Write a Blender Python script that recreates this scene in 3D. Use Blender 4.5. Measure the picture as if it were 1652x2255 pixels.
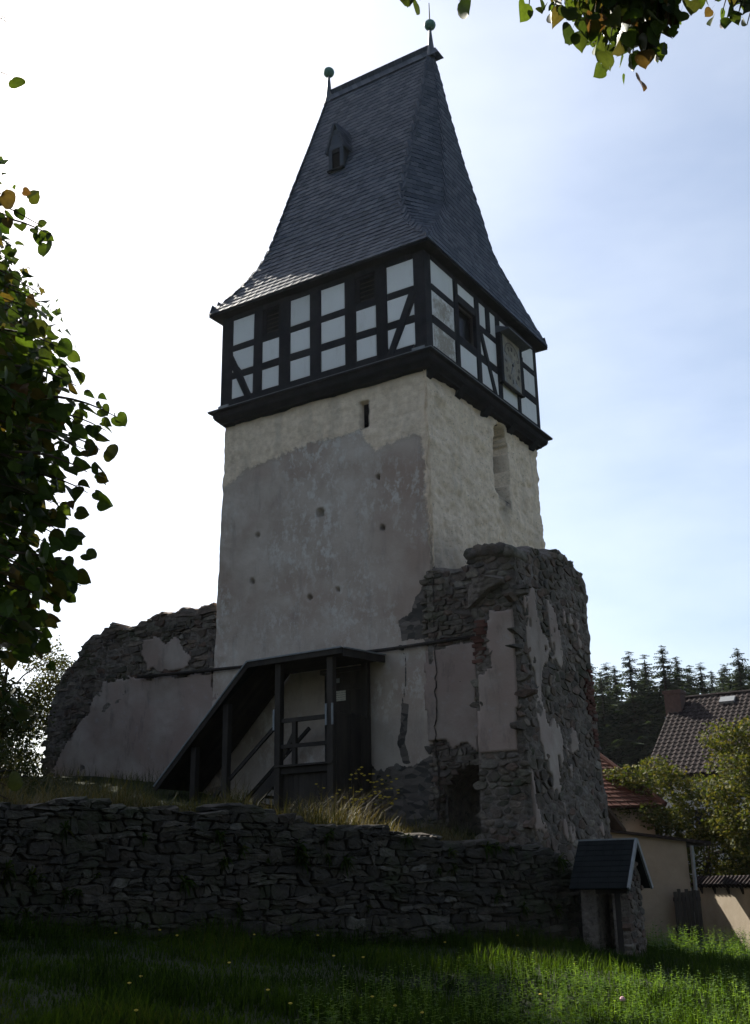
import bpy, bmesh, math, random
import numpy as np
from mathutils import Vector, Matrix
random.seed(7); RNG = np.random.default_rng(7)
scene = bpy.context.scene
for o in list(bpy.data.objects): bpy.data.objects.remove(o)
COL = scene.collection

# ------------------------------------------------------------------ camera
FPX, PITCH, ROLL, YAW = 2423.2, 0.3217, -0.0181, 1.009      # eye at the origin, z = 0 is eye level
c_, s_ = math.cos(PITCH), math.sin(PITCH); cr, sr = math.cos(ROLL), math.sin(ROLL)
CF = Vector((0, c_, s_)); CU0 = Vector((0, -s_, c_)); CR0 = Vector((1, 0, 0))
CR = cr*CR0 + sr*CU0; CU = cr*CU0 - sr*CR0
cam_d = bpy.data.cameras.new('camera'); cam = bpy.data.objects.new('camera', cam_d); COL.objects.link(cam)
cam_d.sensor_fit = 'VERTICAL'; cam_d.sensor_height = 24.0; cam_d.lens = 24.0*FPX/2255.0
cam_d.clip_start = 0.05; cam_d.clip_end = 3000
M = Matrix.Identity(4)
for i, a in enumerate((CR, CU, -CF)):
    for j in range(3): M[j][i] = a[j]
cam.matrix_world = M
scene.camera = cam
scene.render.resolution_x = 750; scene.render.resolution_y = 1024

# ------------------------------------------------------------------ world, sun, exposure
SUN_AZ, SUN_EL = math.radians(-35), math.radians(41)        # azimuth from +Y towards +X
HAZE_K, HAZE_P = 2.3, 4.6
SUN_DIR = Vector((math.sin(SUN_AZ)*math.cos(SUN_EL), math.cos(SUN_AZ)*math.cos(SUN_EL), math.sin(SUN_EL)))
w = bpy.data.worlds.new('World'); scene.world = w; w.use_nodes = True
nt = w.node_tree; nt.nodes.clear()
out = nt.nodes.new('ShaderNodeOutputWorld'); bg = nt.nodes.new('ShaderNodeBackground')
sky = nt.nodes.new('ShaderNodeTexSky'); sky.sky_type = 'NISHITA'; sky.sun_disc = False
sky.sun_elevation = SUN_EL; sky.sun_rotation = SUN_AZ
sky.altitude = 400; sky.air_density = 1.0; sky.dust_density = 2.5; sky.ozone_density = 1.0
tc = nt.nodes.new('ShaderNodeTexCoord'); mp = nt.nodes.new('ShaderNodeMapping')
mp.inputs['Scale'].default_value = (1.6, 1.2, 4.5); mp.inputs['Rotation'].default_value = (0.25, 0.3, 0.5)
nz = nt.nodes.new('ShaderNodeTexNoise'); nz.inputs['Scale'].default_value = 2.2; nz.inputs['Detail'].default_value = 7; nz.inputs['Roughness'].default_value = 0.55
rp = nt.nodes.new('ShaderNodeValToRGB'); rp.color_ramp.elements[0].position = 0.35; rp.color_ramp.elements[1].position = 0.85
rp.color_ramp.elements[0].color = (0, 0, 0, 1); rp.color_ramp.elements[1].color = (0.32, 0.32, 0.32, 1)
hs = nt.nodes.new('ShaderNodeHueSaturation'); hs.inputs['Saturation'].default_value = 0.25; hs.inputs['Value'].default_value = 1.6
mx = nt.nodes.new('ShaderNodeMix'); mx.data_type = 'RGBA'
nt.links.new(tc.outputs['Generated'], mp.inputs['Vector']); nt.links.new(mp.outputs['Vector'], nz.inputs['Vector'])
nt.links.new(nz.outputs['Fac'], rp.inputs['Fac']); nt.links.new(rp.outputs['Color'], mx.inputs['Factor'])
nt.links.new(sky.outputs['Color'], hs.inputs['Color']); nt.links.new(sky.outputs['Color'], mx.inputs['A']); nt.links.new(hs.outputs['Color'], mx.inputs['B'])
# bright thin high haze: scatters forward, so it whitens towards the sun and is faint away from it
vd = nt.nodes.new('ShaderNodeVectorMath'); vd.operation = 'DOT_PRODUCT'; vd.inputs[1].default_value = SUN_DIR
nt.links.new(tc.outputs['Generated'], vd.inputs[0])
def wm(op, a, b):
    m = nt.nodes.new('ShaderNodeMath'); m.operation = op
    for i, x in enumerate((a, b)):
        if isinstance(x, (int, float)): m.inputs[i].default_value = x
        else: nt.links.new(x, m.inputs[i])
    return m.outputs[0]
fs = wm('POWER', wm('MAXIMUM', wm('ADD', wm('MULTIPLY', vd.outputs['Value'], .5), .5), 0.0), HAZE_P)
fs = wm('MULTIPLY', fs, wm('ADD', 0.85, wm('MULTIPLY', nz.outputs['Fac'], 0.30)))
hz = nt.nodes.new('ShaderNodeMix'); hz.data_type = 'RGBA'; hz.blend_type = 'ADD'; hz.clamp_result = False
hz.inputs['Factor'].default_value = 1.0
hc = nt.nodes.new('ShaderNodeMix'); hc.data_type = 'RGBA'; hc.inputs['A'].default_value = (0, 0, 0, 1); hc.inputs['B'].default_value = (HAZE_K*.87, HAZE_K*.985, HAZE_K*1.08, 1); hc.clamp_factor = False
nt.links.new(fs, hc.inputs['Factor']); nt.links.new(mx.outputs['Result'], hz.inputs['A']); nt.links.new(hc.outputs['Result'], hz.inputs['B'])
nt.links.new(hz.outputs['Result'], bg.inputs['Color']); nt.links.new(bg.outputs[0], out.inputs[0])
bg.inputs['Strength'].default_value = 0.070
sun_l = bpy.data.lights.new('sun', 'SUN'); sun_l.energy = 5.0; sun_l.angle = math.radians(0.5); sun_l.color = (1.0, 0.94, 0.84)
sun_o = bpy.data.objects.new('sun', sun_l); COL.objects.link(sun_o)
sun_o.rotation_euler = SUN_DIR.to_track_quat('Z', 'Y').to_euler(); sun_o.location = (-30, 20, 40)
vs = scene.view_settings; vs.view_transform = 'Standard'; vs.look = 'None'; vs.gamma = 1.0; vs.exposure = 1.08; vs.use_curve_mapping = False
scene.render.engine = 'CYCLES'; scene.cycles.max_bounces = 6; scene.cycles.transparent_max_bounces = 6

# ------------------------------------------------------------------ helpers
def ray(x, y):
    return CF*FPX + CR*(x-826.0) - CU*(y-1127.5)
def atY(x, y, Y):
    d = ray(x, y); return d*(Y/d.y)
UA = Vector((-math.sin(YAW), math.cos(YAW), 0)); VA = Vector((math.cos(YAW), math.sin(YAW), 0)); OA = Vector((1.3543, 22.7947, 0))
def tw(u, v, z): return OA + UA*u + VA*v + Vector((0, 0, z))
def lerp(a, b, t): return a+(b-a)*t
def rnd(a, b): return random.uniform(a, b)
def interp(x, xs, ys): return float(np.interp(x, xs, ys))

_perm = RNG.permutation(256); _perm = np.concatenate([_perm, _perm, _perm])
_grad = RNG.uniform(-1, 1, 512)
def vnoise(x, y, z=0.0):
    """smooth value noise, -1..1, arrays or floats"""
    x, y, z = np.broadcast_arrays(np.asarray(x, float), np.asarray(y, float), np.asarray(z, float))
    xi, yi, zi = np.floor(x).astype(int), np.floor(y).astype(int), np.floor(z).astype(int)
    fx, fy, fz = x-xi, y-yi, z-zi
    fx, fy, fz = [t*t*(3-2*t) for t in (fx, fy, fz)]
    def h(a, b, c): return _grad[_perm[_perm[_perm[a & 255]+(b & 255)]+(c & 255)]]
    r = 0
    for dx in (0, 1):
        for dy in (0, 1):
            for dz in (0, 1):
                r = r + h(xi+dx, yi+dy, zi+dz)*(fx if dx else 1-fx)*(fy if dy else 1-fy)*(fz if dz else 1-fz)
    return r
def fbm(x, y, z=0.0, o=4):
    r, a = 0, 0.5
    for i in range(o):
        r = r + a*vnoise(np.asarray(x)*2**i, np.asarray(y)*2**i, np.asarray(z)*2**i+i*7.3); a *= 0.5
    return r

OFF = {}
def link(o, parent=None):
    COL.objects.link(o)
    if parent is not None:
        o.parent = parent
        o.matrix_parent_inverse = Matrix.Translation(-OFF.get(parent.name, Vector((0, 0, 0))))
    return o
def mesh(verts, faces, smooth=False):
    me = bpy.data.meshes.new('m')
    verts = np.asarray(verts, dtype=np.float32)
    if isinstance(faces, np.ndarray):
        n, k = faces.shape
        me.vertices.add(len(verts)); me.vertices.foreach_set('co', verts.ravel())
        me.loops.add(n*k); me.loops.foreach_set('vertex_index', faces.ravel().astype(np.int32))
        me.polygons.add(n); me.polygons.foreach_set('loop_start', np.arange(0, n*k, k, dtype=np.int32)); me.polygons.foreach_set('loop_total', np.full(n, k, dtype=np.int32))
        me.update(calc_edges=True)
    else:
        me.from_pydata([tuple(map(float, v)) for v in verts], [], faces); me.update()
    if smooth:
        me.polygons.foreach_set('use_smooth', np.ones(len(me.polygons), dtype=bool))
    return me
def obj(name, me, mt=None, parent=None, kind=None, smooth=False, label=None):
    o = bpy.data.objects.new(name, me)
    if mt is not None and len(me.materials) == 0: me.materials.append(mt)
    link(o, parent)
    if kind: o['kind'] = kind
    if label: o['label'] = label
    return o
def attr(me, name, vals):
    a = me.attributes.new(name, 'FLOAT', 'POINT'); a.data.foreach_set('value', np.asarray(vals, dtype=np.float32))
def thing(name, label, cat, loc=(0, 0, 0), group=None):
    o = bpy.data.objects.new(name, None); COL.objects.link(o); o.location = loc; o.empty_display_size = 0.2
    o['label'] = label; o['category'] = cat
    if group: o['group'] = group
    OFF[o.name] = Vector(loc)
    return o
def tag(o, label, cat, group=None):
    o['label'] = label; o['category'] = cat
    if group: o['group'] = group
    return o

class MB:
    def __init__(s): s.v = []; s.f = []
    def box(s, c, ax, h):
        """centre, three unit axes, half sizes"""
        b = len(s.v); c = Vector(c)
        for i in (-1, 1):
            for j in (-1, 1):
                for k in (-1, 1):
                    s.v.append(c+ax[0]*(h[0]*i)+ax[1]*(h[1]*j)+ax[2]*(h[2]*k))
        for q in ((0, 1, 3, 2), (4, 6, 7, 5), (0, 4, 5, 1), (2, 3, 7, 6), (0, 2, 6, 4), (1, 5, 7, 3)): s.f.append([b+i for i in q])
        return s
    def beam(s, a, b, wd, n, t):
        """bar from a to b, width wd across, thickness t along n (centred)"""
        a, b = Vector(a), Vector(b); d = (b-a); L = d.length; d.normalize(); n = Vector(n).normalized()
        side = d.cross(n).normalized(); n = side.cross(d)
        return s.box((a+b)/2, (d, side, n), (L/2, wd/2, t/2))
    def tube(s, pts, rad, seg=8, cap=True):
        pts = [Vector(p) for p in pts]; n = len(pts); b = len(s.v)
        ref = Vector((0.31, 0.17, 0.93))
        for i, p in enumerate(pts):
            d = (pts[min(i+1, n-1)]-pts[max(i-1, 0)]).normalized()
            x = d.cross(ref)
            if x.length < 1e-3: x = d.cross(Vector((1, 0, 0)))
            x.normalize(); y = d.cross(x)
            r = rad[i] if isinstance(rad, (list, tuple)) else rad
            for k in range(seg):
                a = 2*math.pi*k/seg; s.v.append(p+x*(math.cos(a)*r)+y*(math.sin(a)*r))
        for i in range(n-1):
            for k in range(seg):
                s.f.append([b+i*seg+k, b+i*seg+(k+1) % seg, b+(i+1)*seg+(k+1) % seg, b+(i+1)*seg+k])
        if cap:
            s.f.append([b+k for k in range(seg)][::-1]); s.f.append([b+(n-1)*seg+k for k in range(seg)])
        return s
    def poly(s, pts):
        b = len(s.v); s.v += [Vector(p) for p in pts]; s.f.append(list(range(b, b+len(pts)))); return s
    def prism(s, pts, d):
        b = len(s.v); n = len(pts); d = Vector(d)
        s.v += [Vector(p) for p in pts]+[Vector(p)+d for p in pts]
        s.f.append(list(range(b, b+n))[::-1]); s.f.append(list(range(b+n, b+2*n)))
        for i in range(n): s.f.append([b+i, b+(i+1) % n, b+n+(i+1) % n, b+n+i])
        return s
    def lathe(s, c, prof, seg=14):
        b = len(s.v); c = Vector(c)
        for r, z in prof:
            for k in range(seg):
                a = 2*math.pi*k/seg; s.v.append(c+Vector((r*math.cos(a), r*math.sin(a), z)))
        for i in range(len(prof)-1):
            for k in range(seg): s.f.append([b+i*seg+k, b+i*seg+(k+1) % seg, b+(i+1)*seg+(k+1) % seg, b+(i+1)*seg+k])
        return s
    def me(s, smooth=False, fix=True):
        m = mesh(s.v, s.f, smooth)
        if fix:
            bm = bmesh.new(); bm.from_mesh(m); bmesh.ops.recalc_face_normals(bm, faces=bm.faces); bm.to_mesh(m); bm.free()
        return m
    def build(s, name, mt, parent=None, smooth=False, bevel=0.0, **k):
        o = obj(name, s.me(smooth), mt, parent, **k)
        if bevel:
            m = o.modifiers.new('b', 'BEVEL'); m.width = bevel; m.segments = 1; m.limit_method = 'ANGLE'
        return o

# ------------------------------------------------------------------ materials
class NT:
    def __init__(s, name):
        s.m = bpy.data.materials.new(name); s.m.use_nodes = True; s.t = s.m.node_tree; s.n = s.t.nodes
        s.b = s.n['Principled BSDF']; s.L = s.t.links.new
        s.geo = s.n.new('ShaderNodeTexCoord')
        s.b.inputs['Specular IOR Level'].default_value = 0.3
    def pos(s): return s.geo.outputs['Object']
    def map(s, scale, rot=(0, 0, 0), src=None):
        m = s.n.new('ShaderNodeMapping'); m.inputs['Scale'].default_value = scale; m.inputs['Rotation'].default_value = rot
        s.L(src or s.pos(), m.inputs['Vector']); return m.outputs['Vector']
    def noise(s, sc, det=6, rough=0.6, vec=None, dist=0.0):
        n = s.n.new('ShaderNodeTexNoise'); n.inputs['Scale'].default_value = sc; n.inputs['Detail'].default_value = det; n.inputs['Roughness'].default_value = rough; n.inputs['Distortion'].default_value = dist
        s.L(vec or s.pos(), n.inputs['Vector']); return n.outputs['Fac']
    def voro(s, sc, feat='F1', vec=None, out='Distance', rand=1.0):
        n = s.n.new('ShaderNodeTexVoronoi'); n.feature = feat; n.inputs['Scale'].default_value = sc; n.inputs['Randomness'].default_value = rand
        s.L(vec or s.pos(), n.inputs['Vector']); return n.outputs[out]
    def ramp(s, fac, stops):
        r = s.n.new('ShaderNodeValToRGB'); e = r.color_ramp.elements
        while len(e) < len(stops): e.new(0.5)
        for i, (p, c) in enumerate(stops):
            e[i].position = p; e[i].color = (c, c, c, 1) if isinstance(c, (int, float)) else (*c, 1)
        s.L(fac, r.inputs['Fac']); return r.outputs['Color']
    def mix(s, a, b, fac, mode='MIX'):
        m = s.n.new('ShaderNodeMix'); m.data_type = 'RGBA'; m.blend_type = mode; m.clamp_factor = True
        for k, x in (('A', a), ('B', b), ('Factor', fac)):
            if isinstance(x, tuple): m.inputs[k].default_value = (*x, 1)
            elif isinstance(x, (int, float)): m.inputs[k].default_value = x
            else: s.L(x, m.inputs[k])
        return m.outputs['Result']
    def math(s, op, a, b=0.0):
        m = s.n.new('ShaderNodeMath'); m.operation = op
        for i, x in enumerate((a, b)):
            if isinstance(x, (int, float)): m.inputs[i].default_value = x
            else: s.L(x, m.inputs[i])
        return m.outputs[0]
    def attr(s, name):
        a = s.n.new('ShaderNodeAttribute'); a.attribute_name = name; return a.outputs['Fac']
    def objrnd(s):
        return s.n.new('ShaderNodeObjectInfo').outputs['Random']
    def bump(s, h, st=0.5, dist=0.02):
        b = s.n.new('ShaderNodeBump'); b.inputs['Strength'].default_value = st; b.inputs['Distance'].default_value = dist
        s.L(h, b.inputs['Height']); s.L(b.outputs['Normal'], s.b.inputs['Normal'])
    def fin(s, col, rough=0.85):
        if isinstance(col, tuple): s.b.inputs['Base Color'].default_value = (*col, 1)
        else: s.L(col, s.b.inputs['Base Color'])
        if isinstance(rough, (int, float)): s.b.inputs['Roughness'].default_value = rough
        else: s.L(rough, s.b.inputs['Roughness'])
        return s.m

def m_plain(name, c1, c2, sc=3.0, rough=0.85, bump=0.3, bsc=25, metal=0.0, stretch=(1, 1, 1), dist=0.01, rv=0.0, spec=0.3):
    t = NT(name); t.b.inputs['Specular IOR Level'].default_value = spec; v = t.map(stretch)
    n = t.noise(sc, 7, 0.62, v)
    col = t.mix(c1, c2, t.ramp(n, [(0.3, 0.0), (0.7, 1.0)]))
    if rv: col = t.mix(col, t.ramp(t.objrnd(), [(0.0, 1-rv), (1.0, 1+rv)]), 1.0, 'MULTIPLY')
    t.bump(t.noise(bsc, 5, 0.65, v), bump, dist); t.b.inputs['Metallic'].default_value = metal
    return t.fin(col, rough)

# tower render: attribute 'cream' > 0 where the pale upper render survives, another holds grime and painted recess shade
def m_render():
    t = NT('tower_render'); p = t.pos()
    n1 = t.noise(0.9, 6, 0.6); n2 = t.noise(6, 6, 0.65); n3 = t.noise(28, 4, 0.6)
    st = t.noise(2.2, 6, 0.6, t.map((1, 1, 0.25)))
    cream = t.mix((0.68, 0.52, 0.38), (0.86, 0.69, 0.525), t.ramp(n2, [(0.35, 0), (0.62, 1)]))
    cream = t.mix(cream, (0.20, 0.155, 0.12), t.math('MULTIPLY', t.attr('pit'), t.ramp(t.noise(9, 5, 0.75, t.map((1, 1, 1.9))), [(0.57, 0), (0.66, 1.0)])))
    cream = t.mix(cream, (0.36, 0.30, 0.24), t.ramp(st, [(0.5, 0.0), (0.78, 0.5)]))
    grey = t.mix((0.41, 0.32, 0.262), (0.56, 0.465, 0.395), t.ramp(n1, [(0.35, 0), (0.65, 1)]))
    grey = t.mix(grey, (0.37, 0.26, 0.205), t.math('MAXIMUM', t.attr('brown'), t.ramp(t.noise(0.55, 4, 0.55), [(0.52, 0), (0.64, 0.5)])))
    pale = t.math('MULTIPLY', t.ramp(t.noise(5, 8, 0.75, t.map((1, 1, 0.7))), [(0.50, 0), (0.60, 1)]), t.ramp(t.noise(0.5, 3, 0.5), [(0.40, 0), (0.58, 1)]))
    grey = t.mix(grey, (0.62, 0.565, 0.51), t.math('MULTIPLY', pale, 0.9))
    grey = t.mix(grey, (0.17, 0.145, 0.135), t.ramp(t.noise(3, 6, 0.7, t.map((1, 1, 0.2))), [(0.55, 0), (0.8, 0.5)]))
    edge = t.math('ADD', t.attr('cream'), t.math('MULTIPLY', t.math('SUBTRACT', n2, 0.5), 0.42))
    fac = t.ramp(edge, [(0.44, 0.0), (0.55, 1.0)])
    rim = t.ramp(edge, [(0.40, 0.0), (0.485, 1.0), (0.52, 0.0)])
    col = t.mix(grey, cream, fac); col = t.mix(col, (0.15, 0.125, 0.105), t.math('MULTIPLY', rim, 0.22))
    rb = t.math('ADD', t.attr('rubble'), t.math('MULTIPLY', t.math('SUBTRACT', n2, 0.5), 0.5))
    stone = t.mix((0.055, 0.048, 0.043), (0.17, 0.14, 0.12), t.ramp(t.voro(4.5, vec=t.map((1, 1, 2.1)), out='Color'), [(0.2, 0), (0.8, 1)]))
    stone = t.mix(stone, (0.21, 0.19, 0.17), t.ramp(t.noise(3.5, 6, .7), [(0.6, 0), (0.72, 0.8)]))
    rf = t.ramp(rb, [(0.48, 0), (0.52, 1)])
    col = t.mix(col, stone, rf)
    col = t.mix(col, (0.09, 0.075, 0.062), t.math('MULTIPLY', t.attr('soot_shade'), t.ramp(n2, [(0.3, 0.35), (0.65, 1.0)])))
    ht = t.math('ADD', t.math('MULTIPLY', n2, 1.0), t.math('MULTIPLY', n3, 0.4))
    ht = t.math('ADD', ht, t.math('MULTIPLY', t.math('MULTIPLY', t.voro(5.0, vec=t.map((1, 1, 2.1))), rf), -1.6))
    ht = t.math('MULTIPLY', ht, t.math('ADD', 0.35, t.math('MULTIPLY', fac, 0.65)))
    t.bump(ht, 0.65, 0.045)
    return t.fin(col, 0.95)
def m_stone(name, cols, sc=5.0, lich=0.35):
    t = NT(name)
    base = t.ramp(t.objrnd(), [(i/(len(cols)-1), c) for i, c in enumerate(cols)])
    a = t.attr('rnd')
    base = t.mix(base, t.ramp(a, [(i/(len(cols)-1), c) for i, c in enumerate(cols)]), 0.8)
    col = t.mix(base, (0.022, 0.020, 0.018), t.ramp(t.noise(sc*1.3, 7, 0.7), [(0.42, 0), (0.70, 0.8)]))
    col = t.mix(col, (0.30, 0.29, 0.26), t.ramp(t.noise(sc*2.2, 6, 0.7), [(0.62, 0), (0.74, lich)]))
    col = t.mix(col, (0.035, 0.045, 0.016), t.ramp(t.noise(1.3, 7, 0.7), [(0.50, 0), (0.68, 0.75)]))
    t.bump(t.math('ADD', t.noise(sc*3, 6, 0.7), t.math('MULTIPLY', t.noise(sc*9, 3, .6), 0.4)), 0.9, 0.03)
    return t.fin(col, 0.93)
def m_leaf(name, cols, trans=0.35, rough=0.5, src='rnd', sc=30):
    t = NT(name)
    a = t.attr(src) if src else t.objrnd()
    col = t.ramp(a, [(i/(len(cols)-1), c) for i, c in enumerate(cols)])
    col = t.mix(col, t.ramp(t.noise(sc, 3, .6), [(0.3, 0.65), (0.7, 1.2)]), 1.0, 'MULTIPLY')
    t.fin(col, rough); t.b.inputs['Specular IOR Level'].default_value = .15
    tr = t.n.new('ShaderNodeBsdfTranslucent'); ms = t.n.new('ShaderNodeMixShader'); ms.inputs['Fac'].default_value = trans
    tc_ = t.mix(col, (1.5, 1.45, 0.6), 1.0, 'MULTIPLY'); t.L(tc_, tr.inputs['Color'])
    o = t.n['Material Output']; t.L(t.b.outputs[0], ms.inputs[1]); t.L(tr.outputs[0], ms.inputs[2]); t.L(ms.outputs[0], o.inputs['Surface'])
    return t.m
def m_slate():
    t = NT('slate'); t.b.inputs['Specular IOR Level'].default_value = .14
    a = t.math('ADD', t.objrnd(), t.attr('rnd')); a = t.math('FRACT', a)
    col = t.ramp(a, [(0, (0.036, 0.046, 0.064)), (0.5, (0.054, 0.066, 0.090)), (1, (0.080, 0.094, 0.120))])
    col = t.mix(col, (0.10, 0.105, 0.11), t.ramp(t.noise(7, 6, .7), [(0.58, 0), (0.75, 0.35)]))
    t.bump(t.noise(30, 4, .6), 0.25, 0.01)
    return t.fin(col, t.ramp(t.noise(4, 4, .6), [(0.3, 0.55), (0.7, 0.75)]))

MT = {}
MT['render'] = m_render()
MT['slate'] = m_slate()
MT['slate_under'] = m_plain('slate_underlay', (0.018, 0.019, 0.023), (0.03, 0.032, 0.038), 6)
MT['timber'] = m_plain('dark_timber', (0.008, 0.0085, 0.011), (0.023, 0.023, 0.027), 4, 0.85, 0.5, 40, stretch=(1, 1, 1), rv=0.3, spec=0.15)
MT['panel'] = None
def m_panel():
    t = NT('infill_plaster')
    n = t.noise(1.7, 5, .6); col = t.mix((0.68, 0.66, 0.64), (0.80, 0.785, 0.76), n)
    col = t.mix(col, t.ramp(t.objrnd(), [(0, 0.9), (1, 1.05)]), 1.0, 'MULTIPLY')
    wear = t.math('MULTIPLY', t.attr('wear'), t.math('ADD', -.55, t.math('MULTIPLY', t.noise(5, 9, .85), 3.0)))
    col = t.mix(col, t.mix((0.20, 0.165, 0.13), (0.46, 0.40, 0.33), t.noise(16, 6, .75)), t.ramp(wear, [(0.36, 0), (0.56, 0.95)]))
    col = t.mix(col, (0.42, 0.38, 0.33), t.ramp(t.noise(4, 7, .75, t.map((1, 1, .3))), [(0.55, 0), (0.8, 0.55)]))
    t.bump(t.noise(30, 4, .6), 0.25, 0.01)
    return t.fin(col, 0.9)
MT['panel'] = m_panel()
MT['dark_void'] = m_plain('dark_interior', (0.004, 0.004, 0.005), (0.009, 0.008, 0.008), 3, spec=0.0)  # near-black colour stands for the unlit depth of openings
MT['glass'] = m_plain('dusty_glass', (0.010, 0.012, 0.014), (0.02, 0.022, 0.024), 3, 0.25)
MT['copper'] = m_plain('green_copper', (0.05, 0.13, 0.11), (0.10, 0.22, 0.18), 9, 0.6)
MT['lead'] = m_plain('lead_sheet', (0.16, 0.17, 0.18), (0.25, 0.26, 0.27), 6, 0.5, 0.2)
MT['leadspike'] = m_plain('lead_spike', (0.05, 0.06, 0.075), (0.09, 0.10, 0.12), 6, 0.45, 0.2)
MT['iron'] = m_plain('rusty_iron', (0.018, 0.015, 0.014), (0.05, 0.036, 0.028), 12, 0.7, 0.3)
MT['wood'] = m_plain('weathered_wood', (0.018, 0.014, 0.012), (0.05, 0.040, 0.032), 3, 0.8, 0.5, 30, stretch=(1, 1, 0.3), rv=0.25)
MT['felt'] = m_plain('roofing_felt', (0.009, 0.011, 0.012), (0.017, 0.020, 0.021), 5, 0.95, 0.4, 60, spec=0.1)
MT['stone_dark'] = m_stone('ruin_stone', lich=.6, cols= [(0.07, 0.058, 0.052), (0.20, 0.148, 0.115), (0.11, 0.095, 0.088), (0.26, 0.20, 0.155), (0.17, 0.10, 0.075), (0.10, 0.082, 0.068), (0.34, 0.29, 0.235)])
MT['stone_wall'] = m_stone('field_stone', [(0.026, 0.021, 0.017), (0.066, 0.054, 0.042), (0.038, 0.032, 0.026), (0.09, 0.074, 0.056), (0.042, 0.037, 0.032), (0.062, 0.044, 0.032), (0.17, 0.15, 0.125)], 4.5, 0.35)
MT['core'] = m_plain('wall_core', (0.025, 0.021, 0.018), (0.06, 0.05, 0.042), 5, 0.95, 0.9, 9, dist=0.05)
def m_mortar():
    t = NT('rubble_mortar')
    col = t.mix((0.12, 0.096, 0.08), (0.26, 0.212, 0.178), t.ramp(t.noise(3.5, 8, .72), [(0.35, 0), (0.68, 1)]))
    col = t.mix(col, (0.035, 0.030, 0.028), t.ramp(t.noise(9, 6, .75), [(0.52, 0), (0.68, 0.85)]))
    col = t.mix(col, (0.26, 0.235, 0.21), t.ramp(t.noise(2.1, 7, .7), [(0.56, 0), (0.68, 0.7)]))
    col = t.mix(col, (0.10, 0.05, 0.038), t.ramp(t.noise(1.7, 5, .6), [(0.60, 0), (0.75, 0.5)]))
    t.bump(t.math('ADD', t.noise(7, 7, .75), t.math('MULTIPLY', t.voro(7, vec=t.map((1, 1, 1.7))), -.7)), 1.0, 0.07)
    return t.fin(col, 0.95)
MT['mortar'] = m_mortar()
MT['brick'] = m_plain('old_red_brick', (0.075, 0.032, 0.025), (0.12, 0.055, 0.042), 9, 0.95, 0.7, 30, rv=0.3, spec=0.1)
def m_plaster_ruin():
    t = NT('ruin_plaster')
    n1 = t.noise(0.8, 6, .6); n2 = t.noise(5, 7, .7)
    col = t.mix((0.28, 0.212, 0.175), (0.43, 0.348, 0.30), t.ramp(n1, [(0.35, 0), (0.65, 1)]))
    col = t.mix(col, (0.32, 0.22, 0.185), t.ramp(t.noise(0.6, 4, .5), [(0.46, 0), (0.60, 0.65)]))
    col = t.mix(col, (0.37, 0.35, 0.34), t.ramp(n2, [(0.58, 0), (0.72, 0.5)]))
    col = t.mix(col, (0.085, 0.075, 0.07), t.ramp(t.noise(2.5, 7, .7, t.map((1, 1, .35))), [(0.54, 0), (0.78, 0.75)]))
    t.bump(t.math('ADD', n2, t.math('MULTIPLY', t.noise(30, 4, .6), .3)), 0.5, 0.03)
    return t.fin(col, 0.95)
MT['plaster'] = m_plaster_ruin()
MT['ground'] = None
def m_ground():
    t = NT('meadow_soil')
    col = t.mix((0.016, 0.022, 0.007), (0.030, 0.040, 0.012), t.noise(1.5, 6, .65))
    col = t.mix(col, (0.035, 0.028, 0.018), t.ramp(t.noise(3.2, 6, .7), [(0.55, 0), (0.75, 0.7)]))
    t.bump(t.noise(9, 6, .7), 0.8, 0.08)
    return t.fin(col, 0.95)
MT['ground'] = m_ground()
MT['grass'] = m_leaf('grass_blades', [(0.010, 0.020, 0.004), (0.021, 0.042, 0.006), (0.040, 0.070, 0.010), (0.06, 0.056, 0.02)], 0.65, 0.8)
MT['drygrass'] = m_leaf('dry_grass', [(0.03, 0.042, 0.012), (0.055, 0.062, 0.02), (0.09, 0.078, 0.035), (0.14, 0.11, 0.06)], 0.35, 0.6)
MT['weed'] = m_leaf('weed_leaves', [(0.05, 0.105, 0.016), (0.095, 0.175, 0.028), (0.14, 0.22, 0.045)], 0.6, 0.5)
MT['linden'] = m_leaf('linden_leaf', [(0.018, 0.034, 0.010), (0.035, 0.065, 0.012), (0.06, 0.10, 0.015), (0.045, 0.07, 0.015), (0.04, 0.055, 0.015), (0.10, 0.07, 0.02)], 0.42, 0.4)
MT['linden1'] = m_leaf('linden_leaf_near', [(0.022, 0.036, 0.016), (0.035, 0.055, 0.016), (0.07, 0.115, 0.016), (0.04, 0.058, 0.018), (0.085, 0.13, 0.018), (0.035, 0.05, 0.018), (0.05, 0.07, 0.018), (0.055, 0.06, 0.02), (0.10, 0.05, 0.025)], 0.45, 0.4, None)
MT['fruit'] = m_leaf('fruit_leaf', [(0.030, 0.045, 0.010), (0.052, 0.068, 0.014), (0.085, 0.09, 0.02), (0.12, 0.105, 0.03)], 0.35, 0.7)
MT['birch'] = m_leaf('fine_leaf', [(0.03, 0.042, 0.012), (0.05, 0.06, 0.02), (0.085, 0.08, 0.03)], 0.3, 0.5)
MT['spruce'] = m_leaf('spruce_needles', [(0.014, 0.026, 0.016), (0.026, 0.042, 0.024), (0.045, 0.062, 0.032)], 0.2, 0.7)
MT['bark'] = m_plain('bark', (0.025, 0.020, 0.016), (0.07, 0.058, 0.045), 6, 0.95, 0.9, 14, stretch=(1, 1, .3), dist=0.04)
MT['twig'] = m_plain('twig_bark', (0.035, 0.022, 0.016), (0.07, 0.045, 0.03), 20, 0.8)
MT['yellow'] = m_plain('yellow_petal', (0.45, 0.32, 0.03), (0.60, 0.45, 0.05), 30, 0.7)
MT['pink'] = m_plain('pink_petal', (0.55, 0.28, 0.32), (0.65, 0.4, 0.42), 30, 0.7)
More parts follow.
